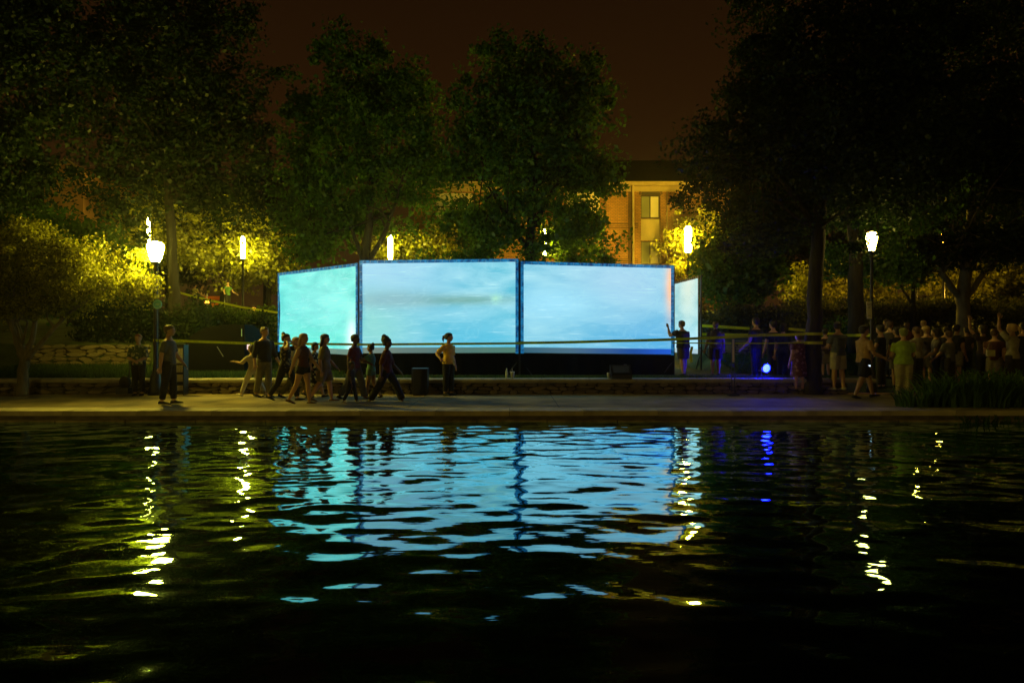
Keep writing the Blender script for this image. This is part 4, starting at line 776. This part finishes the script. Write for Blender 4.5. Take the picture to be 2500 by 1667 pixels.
rest = [(2172, 945, 20.5, 158, 120, M_hairbr, (.06, .05, .04), 'man with lit face above the dark figures left of the lime shirt'), (2190, 950, 19.2, 150, 190, M_hairb, BLACK, 'person in black directly left of the lime shirt'),
        (2150, 945, 19.0, 150, 230, M_hairb, BLACK, 'dark figure by the right lantern post'), (2238, 950, 18.8, 152, 200, M_hairbr, (.24, .22, .17), 'person in pale grey shirt right behind the lime shirt'),
        (2262, 945, 19.5, 146, 150, M_hairbl, (.05, .04, .04), 'fair haired person in dark shirt two places right of the lime shirt'), (2285, 950, 19.0, 148, 250, M_hairb, (.15, .14, .13), 'person in grey shirt bent over slightly in the crowd'),
        (2310, 940, 20.5, 150, 170, M_hairb, (.04, .04, .05), 'person in dark top below the far right column lamp'), (2335, 945, 19.6, 158, 110, M_hairb, BLACK, 'tall man in black holding something, left of the pale tree trunk'),
        (2318, 950, 18.6, 140, 210, M_hairbr, (.10, .10, .11), 'short person in charcoal just left of the tall man in black'), (2400, 955, 19.0, 150, 190, M_hairb, (.05, .035, .03), 'person with raised arm right of the pale tree trunk'),
        (2428, 955, 18.4, 138, 140, M_hairbr, (.09, .03, .02), 'person in brown with a small bright bag'), (2472, 960, 17.8, 168, 200, M_hairbl, (.30, .28, .20), 'person in pale shirt with arms up at the right border'),
        (2500, 955, 18.2, 172, 180, M_hairb, BLACK, 'dark figure cut off by the right border'), (2215, 940, 21.6, 146, 160, M_hairbr, (.10, .03, .02), 'person in rust shirt behind the lime shirt'), (2255, 935, 22.2, 142, 190, M_hairbl, (.3, .2, .1), 'blond person far back in the crowd'),
        (2360, 945, 21.0, 142, 170, M_hairb, (.04, .03, .03), 'dark haired person in front of the pale trunk'), (2015, 945, 20.4, 140, 190, M_hairb, (.03, .02, .02), 'shadowed person just right of the taped trunk'), (2165, 935, 22.4, 138, 200, M_hairbr, (.12, .09, .05), 'person in khaki far back near the lantern post')]
for i, (px, fy, Y, hp, hd_, hm_, tp, lb) in enumerate(rest):
    g_ = random.Random(i * 3 + 1); up_ = 'raised' in lb or 'arms up' in lb; zz = ground(WX(px, Y), Y) if Y > 18.4 else 0.0
    H_ = g_.uniform(1.6, 1.78); ta_ = 820 - 0
    top_py = {0: 782, 1: 795, 2: 790, 3: 795, 4: 793, 5: 800, 6: 796, 7: 790, 8: 805, 9: 790, 10: 800, 11: 787, 12: 775, 13: 792, 14: 795, 15: 800, 16: 800, 17: 798}[i]
    hpx = (WZ(top_py, Y) - zz) * F / Y; hpx = min(max(hpx, 1.5 * F / Y), 1.92 * F / Y)
    person(lb, px, 0, Y, hpx, hd_, skin=[M_skin, M_skin2][i % 2], hair=['short', 'bob', 'short', 'pony'][i % 4], hm=hm_, top=tp, sleeve=g_.uniform(.4, .9), bottom=['pants', 'shorts', 'pants'][i % 3], bc=[(.02, .02, .025), (.16, .14, .10), (.03, .025, .02)][i % 3],
           legs=STAND, arms=((150, 20, 40), (20, 8, 40)) if up_ else ((g_.uniform(0, 30), 8, g_.uniform(10, 90), 30), (g_.uniform(0, 20), 8, g_.uniform(10, 60), 20)), fem=i % 2 == 1, group=CG, detail=False, z=zz, hyaw=g_.uniform(-30, 30))
UG = 'people on the upper path at left'
for (px, Y, top_py, hd_, tp, lb) in ((475, 40, 708, 150, (.45, .42, .12), 'person in yellow on the upper path right of the left trunk'), (556, 38, 703, 60, (.07, .18, .03), 'person in bright green shirt and dark trousers on the upper path'), (492, 41, 716, 100, (.16, .12, .05), 'dim figure beside the person in yellow')):
    zz = ground(WX(px, Y), Y); person(lb, px, 0, Y, (WZ(top_py, Y) - zz) * F / Y if (WZ(top_py, Y) - zz) > 1.5 else 1.65 * F / Y, hd_, top=tp, bottom='pants', bc=(.02, .02, .02), detail=False, group=UG, z=zz, arms=((20, 20, 40), (20, 30, 30)))
flush()
# things people carry
b0 = iM['base']; 
bk = thing('backpack', 'dark backpack worn by the person in knee shorts right of the end screen', 'backpack', None, (WX(1747, 19.15), 19.15, .38 + 1.12)); MB().ell((0, 0, 0), (.15, .09, .22)).build('bag', cloth((.03, .022, .02)), bk, True)
MB().tube([(-.09, .02, .16), (-.1, .12, .24), (-.1, .22, .2)], .015, 5).tube([(.09, .02, .16), (.1, .12, .24), (.1, .22, .2)], .015, 5).build('strap', cloth((.02, .02, .02)), bk)
bd = thing('badge', 'white name badge clipped to the belt of the security woman', 'badge', None, (WX(1109, 17.42), 17.40, WZ(888, 17.42))); MB().box((0, 0, 0), (.05, .01, .075)).build('card', M_white, bd); MB().box((0, 0, .055), (.015, .01, .04)).build('clip', M_black, bd)
ph = tag(MB().box(P(2122, 893, 16.6), (.07, .012, .04), .3, .4).build('phone', emit('phone_glow', (.7, .85, 1), 1.5)), 'small glowing phone held at hip height by the man in the tan shirt', 'phone')
bgm = thing('shoulder_bag', 'small bright bag held in the crowd right of the pale tree trunk', 'bag', None, P(2418, 862, 17.9)); MB().box((0, 0, 0), (.2, .08, .16)).build('bag_body', cloth((.5, .5, .25)), bgm); MB().tube([(-.08, 0, .08), (0, 0, .3), (.08, 0, .08)], .01, 5).build('bag_handle', M_black, bgm)

# ------------------------------------------------------------------ caution tape
def txt(s, size):
    c = bpy.data.curves.new('lettering', 'FONT'); c.body = s; c.size = size; c.align_x = 'CENTER'; c.align_y = 'CENTER'; o = bpy.data.objects.new('lettering', c); col.objects.link(o)
    dg = bpy.context.evaluated_depsgraph_get(); me = bpy.data.meshes.new_from_object(o.evaluated_get(dg)); bpy.data.objects.remove(o)
    V = [tuple(v.co) for v in me.vertices]; Fc = [tuple(p.vertices) for p in me.polygons]; return V, Fc
TV, TF = txt('POLICE LINE DO NOT CROSS', .052)
def tape(label, pts, wdt=.06, letters=True, flutter=.25, sag=0):
    pts = [Vector(p) for p in pts]; t = thing('caution_tape', label, 'tape', 'yellow caution tape strung round the screens', pts[0]); b0 = pts[0]; fine = []
    for i in range(len(pts) - 1):
        n = max(4, int((pts[i + 1] - pts[i]).length / .12))
        for k_ in range(n):
            u = k_ / n; fine.append(pts[i].lerp(pts[i + 1], u) - Vector((0, 0, sag * 4 * u * (1 - u))))
    fine.append(pts[-1]); s = 0; rr = []; fr = []
    for i, p in enumerate(fine):
        if i: s += (p - fine[i - 1]).length
        tg = (fine[min(i + 1, len(fine) - 1)] - fine[max(0, i - 1)]).normalized(); hz = tg.cross(Vector((0, 0, 1))); hz = hz.normalized() if hz.length > .1 else Vector((0, -1, 0)); upv = hz.cross(tg).normalized()
        a = flutter * math.sin(s * .8) + flutter * .5 * math.sin(s * 2.3 + 1); wv = upv * math.cos(a) + hz * math.sin(a); nv = tg.cross(wv).normalized(); fr.append((s, p, tg, wv, nv))
        rr.append([p - b0 + wv * wdt / 2 - nv * .0008, p - b0 - wv * wdt / 2 - nv * .0008, p - b0 - wv * wdt / 2 + nv * .0008, p - b0 + wv * wdt / 2 + nv * .0008])
    MB().rings(rr).build('ribbon', M_tape, t)
    if letters:
        lm = MB(); c = .8; total = fr[-1][0]
        while c < total - .6:
            V = []
            for x, y, _ in TV:
                q = min(max(c + x, 0), total - .001); j = next(i for i in range(len(fr) - 1) if fr[i + 1][0] >= q); a_, b_ = fr[j], fr[j + 1]; u = (q - a_[0]) / max(1e-6, b_[0] - a_[0]); p = a_[1].lerp(b_[1], u); wv = a_[3].lerp(b_[3], u); nv = a_[4].lerp(b_[4], u)
                sg = -1 if nv.y > 0 else 1; V.append(p - b0 + wv * y + nv * sg * .003)
            lm.add(V, TF); c += 1.35
        lm.build('lettering', M_ink, t)
    return t
tape('caution tape running from the left lantern post past the walkers to the middle screen', [P(374, 831, 17.65), P(430, 832, 17.7), P(600, 838, 17.75), P(900, 841, 17.8), P(1270, 838, 17.9)])
tape('caution tape from the middle screen joint across the leaning man to the taped trunk', [P(1270, 837, 17.9), P(1500, 832, 17.9), P(1700, 826, 17.9), P(1860, 818, 17.9), P(1966, 815, 17.85)], sag=.01, wdt=.07)
tape('lower thin caution tape strand right of the leaning man', [P(1640, 837, 17.95), P(1790, 838, 17.92), P(1880, 838, 17.9), P(1966, 836, 17.85)], wdt=.03, letters=False)
for zz_, w_, lb in ((WZ(815, 17.8), .07, 'upper band of caution tape wrapped round the near trunk'), (WZ(837, 17.8), .07, 'lower band of caution tape wrapped round the near trunk')):
    c_ = P(1986, 820, 18); tape(lb, [(c_.x + .225 * math.cos(a), c_.y + .225 * math.sin(a), zz_) for a in np.linspace(0, 6.2, 18)], wdt=w_, letters=False, flutter=.02)
tape('amber lit far tape across the hedge right of the end screen', [P(1712, 795, 23.6), P(1830, 802, 23.4)], wdt=.09); tape('far tape behind the backpack wearer just below the amber one', [P(1712, 816, 23), P(1830, 818, 22.8)], wdt=.09, letters=False)
tape('tape strung behind the big trunk toward the right crowd', [P(1925, 803, 21), P(1960, 806, 21), P(2060, 819, 21), P(2125, 818, 18.6)], wdt=.08)
tape('thin yellow tape sloping down along the upper path at left', [P(430, 712, 30), P(480, 726, 30), P(590, 750, 30), P(690, 765, 30)], wdt=.09, letters=False)
tape('loose end of caution tape hanging at the side of the leaning man', [P(1690, 846, 19.0), P(1686, 862, 19.0), P(1688, 884, 19.0)], wdt=.07, letters=False)

# ------------------------------------------------------------------ small things
def ringtext(s, size, c, m, parent, rot=0):
    V, Fc = txt(s, size); MB().add([Vector((x, 0, y)) + Vector(c) for x, y, _ in V], Fc).build('lettering', m, parent)
sg = thing('round_sign', 'small round blue sign fixed to the left lantern post', 'sign', None, P(384, 743, 17.5)); sm_ = mat('sign_blue', (.12, .50, .85), .5, .08, 5)
MB().rings([[Vector((.115 * math.cos(a), y, .12 * math.sin(a))) for a in np.linspace(0, 2 * math.pi, 24, endpoint=False)] for y in (-.008, .008)]).build('plate', sm_, sg)
MB().tube([(.09 * math.cos(a), -.012, .095 * math.sin(a)) for a in np.linspace(0, 2 * math.pi, 25)], .004, 4).build('ring_mark', mat('sign_pale', (.45, .8, .9), .5, .05, 5), sg)
ringtext('100', .085, (0, -.012, 0), MATS['sign_pale'], sg); MB().tube([(0, .01, 0), (0, .2, 0)], .012, 5).build('bracket', M_black, sg)
MB().tube([(-.01, .08, -.12), (-.01, .09, -1.9)], .008, 5).build('rod', M_black, sg)
ns = thing('notice_sign', 'tall white notice sign fixed to the right lantern post', 'sign', None, P(2122, 757, 18.25)); s_ = 18.25 / F
MB().box((0, 0, 0), (12.5 * s_, .01, 42 * s_), 0, 0, R(-2)).build('plate', M_white, ns)
ringtext('NO', .075, (.0, -.009, .145), M_ink, ns); ringtext('P', .09, (.0, -.009, .06), M_ink, ns); ringtext('AREA', .035, (.0, -.009, -.15), M_ink, ns)
MB().box((.04, .05, .12), (.06, .1, .02)).box((.04, .05, -.12), (.06, .1, .02)).build('bracket', M_black, ns)
# blue LED spotlight
lx, ly = WX(1872, 18.9), 18.9; lz = WZ(899, 18.9)
sp = thing('spotlight', 'bright blue round stage spotlight on the ground behind the low wall', 'spotlight', None, (lx, ly, .40))
dirv = Vector((-.82, -.50, .22)).normalized(); q_ = Vector((0, 0, 1)).rotation_difference(dirv).to_matrix(); h0 = lz - .40
def orient(prof, n=20): return [[Vector((0, 0, h0)) + q_ @ Vector((r * math.cos(2 * math.pi * k_ / n), r * math.sin(2 * math.pi * k_ / n), zz)) for k_ in range(n)] for r, zz in prof]
MB().rings(orient([(.05, -.2), (.09, -.17), (.115, -.02), (.125, 0), (.118, .004)])).build('housing', M_black, sp, True)
MB().rings(orient([(.11, .006), (.112, .016), (.10, .024)])).build('lens', emit('blue_led', (.0005, .0012, 1.0), 520), sp, True)
MB().tube([(-.1, .1, h0), (-.1, .1, .02), (.1, -.1, .02), (.1, -.1, h0)], .012, 6).build('yoke', M_black, sp); MB().box((0, 0, .012), (.34, .05, .02), .8).build('base', M_black, sp)
ls = tag(MB().box((0, 0, 0), (.10, .02, .012)).box((.03, 0, .05), (.012, .012, .1)).build('cable_clip', M_white), 'small white clip lying just left of the blue spotlight', 'clip'); ls.location = (WX(1853, 18.9), 18.8, WZ(904, 18.9))
# tape stanchion on the path
stn = thing('barrier_post', 'slim barrier post with white vertical strip standing on the path right of the screens', 'barrier post', None, (WX(1790, 17.45), 17.45, 0)); zt_ = WZ(828, 17.45); zm_ = WZ(884, 17.45)
MB().box((0, 0, (zt_ + zm_) / 2), (.055, .02, zt_ - zm_)).build('white_strip', M_white, stn); MB().box((-.036, 0, (zt_ + .1) / 2), (.012, .03, zt_ - .08)).box((.036, 0, (zt_ + .1) / 2), (.012, .03, zt_ - .08)).build('frame', M_black, stn)
MB().box((0, 0, .02), (.26, .2, .04)).build('base', M_black, stn); MB().box((0, -.012, WZ(892, 17.45)), (.05, .012, .09)).build('clip_box', mat('blue_plastic', (.05, .08, .5), .4, .1, 4), stn)
# things on the wall cap
cz = .405
bo = thing('water_bottle', 'clear plastic water bottle standing on the wall cap', 'bottle', None, (WX(1237, 18.1), 18.1, cz)); gl = mat('clear_plastic', (.45, .52, .52), .2, .1, 20, spec=.8)
MB().lathe((0, 0, 0), [(.03, 0), (.034, .01), (.032, .05), (.035, .08), (.032, .12), (.034, .17), (.02, .22), (.013, .24)], 12).build('bottle_body', gl, bo, True); MB().lathe((0, 0, 0), [(.015, .241), (.015, .265)], 10).build('cap', M_white, bo); MB().lathe((0, 0, 0), [(.0355, .09), (.0355, .14)], 12).build('wrapper', mat('label_pale', (.5, .6, .65), .5, .1, 8), bo)
def cup(label, px, Y, h, straw): 
    c = thing('drink_cup', label, 'cup', None, (WX(px, Y), Y, cz)); MB().lathe((0, 0, 0), [(h * .22, 0), (h * .31, h * .9)], 14).build('cup_body', mat('cup_paper', (.42, .42, .28), .6, .3, 14), c, True); MB().lathe((0, 0, 0), [(h * .34, h * .9), (h * .34, h * .97), (h * .28, h)], 14).build('lid', M_white, c, True)
    if straw: MB().tube([(0, 0, h), (-.008, 0, h + .08)], .004, 5).build('straw', M_white, c)
cup('paper drink cup with a lid and straw beside the water bottle', 1251, 18.1, .18, True); cup('small cup with pale lid on the wall beside the black stage speaker', 1486, 18.15, .15, False)
sb = thing('stage_speaker', 'black wedge stage speaker resting on the wall cap', 'speaker', None, (WX(1515, 18.12), 18.12, cz)); MB().rings([[Vector((x, y, z_)) for y, z_ in ((-.2, 0), (.18, 0), (.16, .34), (.02, .36), (-.2, .1))] for x in (-.27, -.22, .22, .27)]).build('cabinet', M_black, sb); MB().box((0, -.115, .235), (.42, .01, .26), 0, R(-49 + 90 - 90 + 0)).build('grille', mat('speaker_grille', (.02, .02, .02), .7, .5, 60, .6), sb); MB().box((.12, -.03, .362), (.08, .02, .012)).build('handle', mat('steel', (.5, .5, .55), .3, .1, 4, metal=.8), sb)
cs = thing('equipment_case', 'square black equipment case standing against the low wall', 'case', None, (WX(1026, 17.75), 17.75, 0)); MB().box((0, 0, .36), (.40, .38, .66)).build('case_body', M_black, cs)
for a in (-.17, .17): MB().box((a, -.196, .36), (.03, .012, .66)).build('corner_trim', mat('dull_aluminium', (.06, .06, .065), .4, .1, 4, metal=.7), cs)
for a in (-.15, .15): MB().lathe((a, -.1, 0), [(.03, 0), (.03, .03)], 8).build('foot', M_black, cs)
# brochure rack
br = thing('brochure_rack', 'black rack of printed leaflets in tiers standing behind the man in grey', 'rack', None, (WX(437, 17.5), 17.5, 0)); kk = 17.5 / F
MB().box((-.17, 0, .66), (.025, .25, 1.28)).box((.17, 0, .66), (.025, .25, 1.28)).box((0, .1, .66), (.34, .012, 1.28)).build('frame', M_black, br)
PAP = mat('leaflet_paper', (.55, .52, .40), .7, .25, 22)
for i, (a, b) in enumerate(((850, 886), (891, 908), (914, 931), (941, 953))):
    z0_, z1_ = WZ(b, 17.5), WZ(a, 17.5); sh_ = MB().box((0, -.02, z0_ - .015), (.32, .22, .02)).build('shelf', M_black, br)
    for j in range(3): MB().box((-.1 + .1 * j, -.05 + .02 * i, (z0_ + z1_) / 2), (.09, .012, z1_ - z0_), 0, R(-8)).build('leaflet', PAP, sh_)
# trolley by the woman
tr = thing('hand_trolley', 'dark loaded hand trolley beside the woman in the floral jacket', 'trolley', None, (WX(308, 17.6), 17.6, 0)); MB().tube([(.0, .1, .02), (.03, .1, .6), (.02, .1, .95), (.13, .1, .95)], .014, 6).build('handle', M_black, tr); MB().box((-.03, -.02, .12), (.3, .3, .16), .1).build('crate', M_black, tr); MB().ell((-.02, -.02, .33), (.14, .13, .17)).build('bundle', cloth((.03, .028, .022)), tr, True); MB().ell((.06, .06, .93), (.04, .04, .05)).build('grip', cloth((.4, .38, .26)), tr, True)
# black covered equipment tent
tn = thing('equipment_tent', 'black rounded equipment tent left of the turquoise screen', 'tent'); pr_ = [(440, 915), (444, 860), (462, 822), (500, 800), (545, 793), (597, 792), (597, 915)]
mb_ = MB(); rg_ = []
for j in range(4):
    yy_ = 20.6 + j * .7; rg_.append([Vector((WX(a, 20.6), yy_, max(.36, WZ(b, 20.6) - (.0 if j in (0, 1) else .1 * j)))) for a, b in pr_])
mb_.rings(rg_); mb_.build('cover', mat('black_tarp', (.003, .0035, .005), .9, .3, 3, .5, bscale=4, spec=.08), tn)
MB().tube([P(530, 846, 20.55), P(545, 870, 20.55)], .012, 5).build('pole', mat('steel', (.5, .5, .5), .3), tn); MB().box(P(590, 812, 20.55), (.02, .02, .22)).build('edge_glint', mat('tent_glint', (.2, .35, .45), .4, .1, 4), tn)  # pale blue strip painted in for the glint on the tent edge
lp = thing('monitor', 'small bright monitor glowing behind the child in white', 'monitor', None, P(606, 846, 20.8)); MB().box((0, 0, 0), (.10, .02, .17)).build('display', emit('monitor_glow', (1, .7, .65), 1.2), lp); MB().box((0, .025, -.02), (.14, .02, .26)).build('shell', M_black, lp); MB().tube([(0, .03, -.1), (0, .03, -.62)], .015, 6).build('stand', M_black, lp)
# orange barrier at the upper path
bz_ = ground(WX(520, 39), 39)
bc_ = thing('road_barrier', 'orange and white road barrier on the upper path at left', 'barrier', None, (WX(527, 39.4), 39.4, bz_)); OR = mat('barrier_orange', (.75, .16, .02), .5, .1, 4)
for j, z_ in enumerate((.35, .75)): MB().box((0, 0, z_), (1.2, .04, .22)).build('board', OR, bc_)
MB().box((-.5, 0, .5), (.06, .06, 1.0)).box((.5, 0, .5), (.06, .06, 1.0)).build('legs', M_white, bc_)

# ------------------------------------------------------------------ thin haze added in place of lens bloom: soft glow round the lamps
hm_ = bpy.data.materials.new('bloom_haze'); hm_.use_nodes = True; t_ = hm_.node_tree; t_.nodes.remove(t_.nodes['Principled BSDF'])
pv_ = t_.nodes.new('ShaderNodeVolumePrincipled'); pv_.inputs['Color'].default_value = (.95, .95, .95, 1); pv_.inputs['Density'].default_value = .0003; pv_.inputs['Anisotropy'].default_value = .88
t_.links.new(pv_.outputs[0], t_.nodes['Material Output'].inputs['Volume'])
tag(MB().box((0, 150, 14.0), (330, 360, 35)).build('haze', hm_), kind='stuff', label='thin haze added to give the lamps a soft bloom', cat='haze')
cy.volume_bounces = 0; cy.volume_step_rate = 5
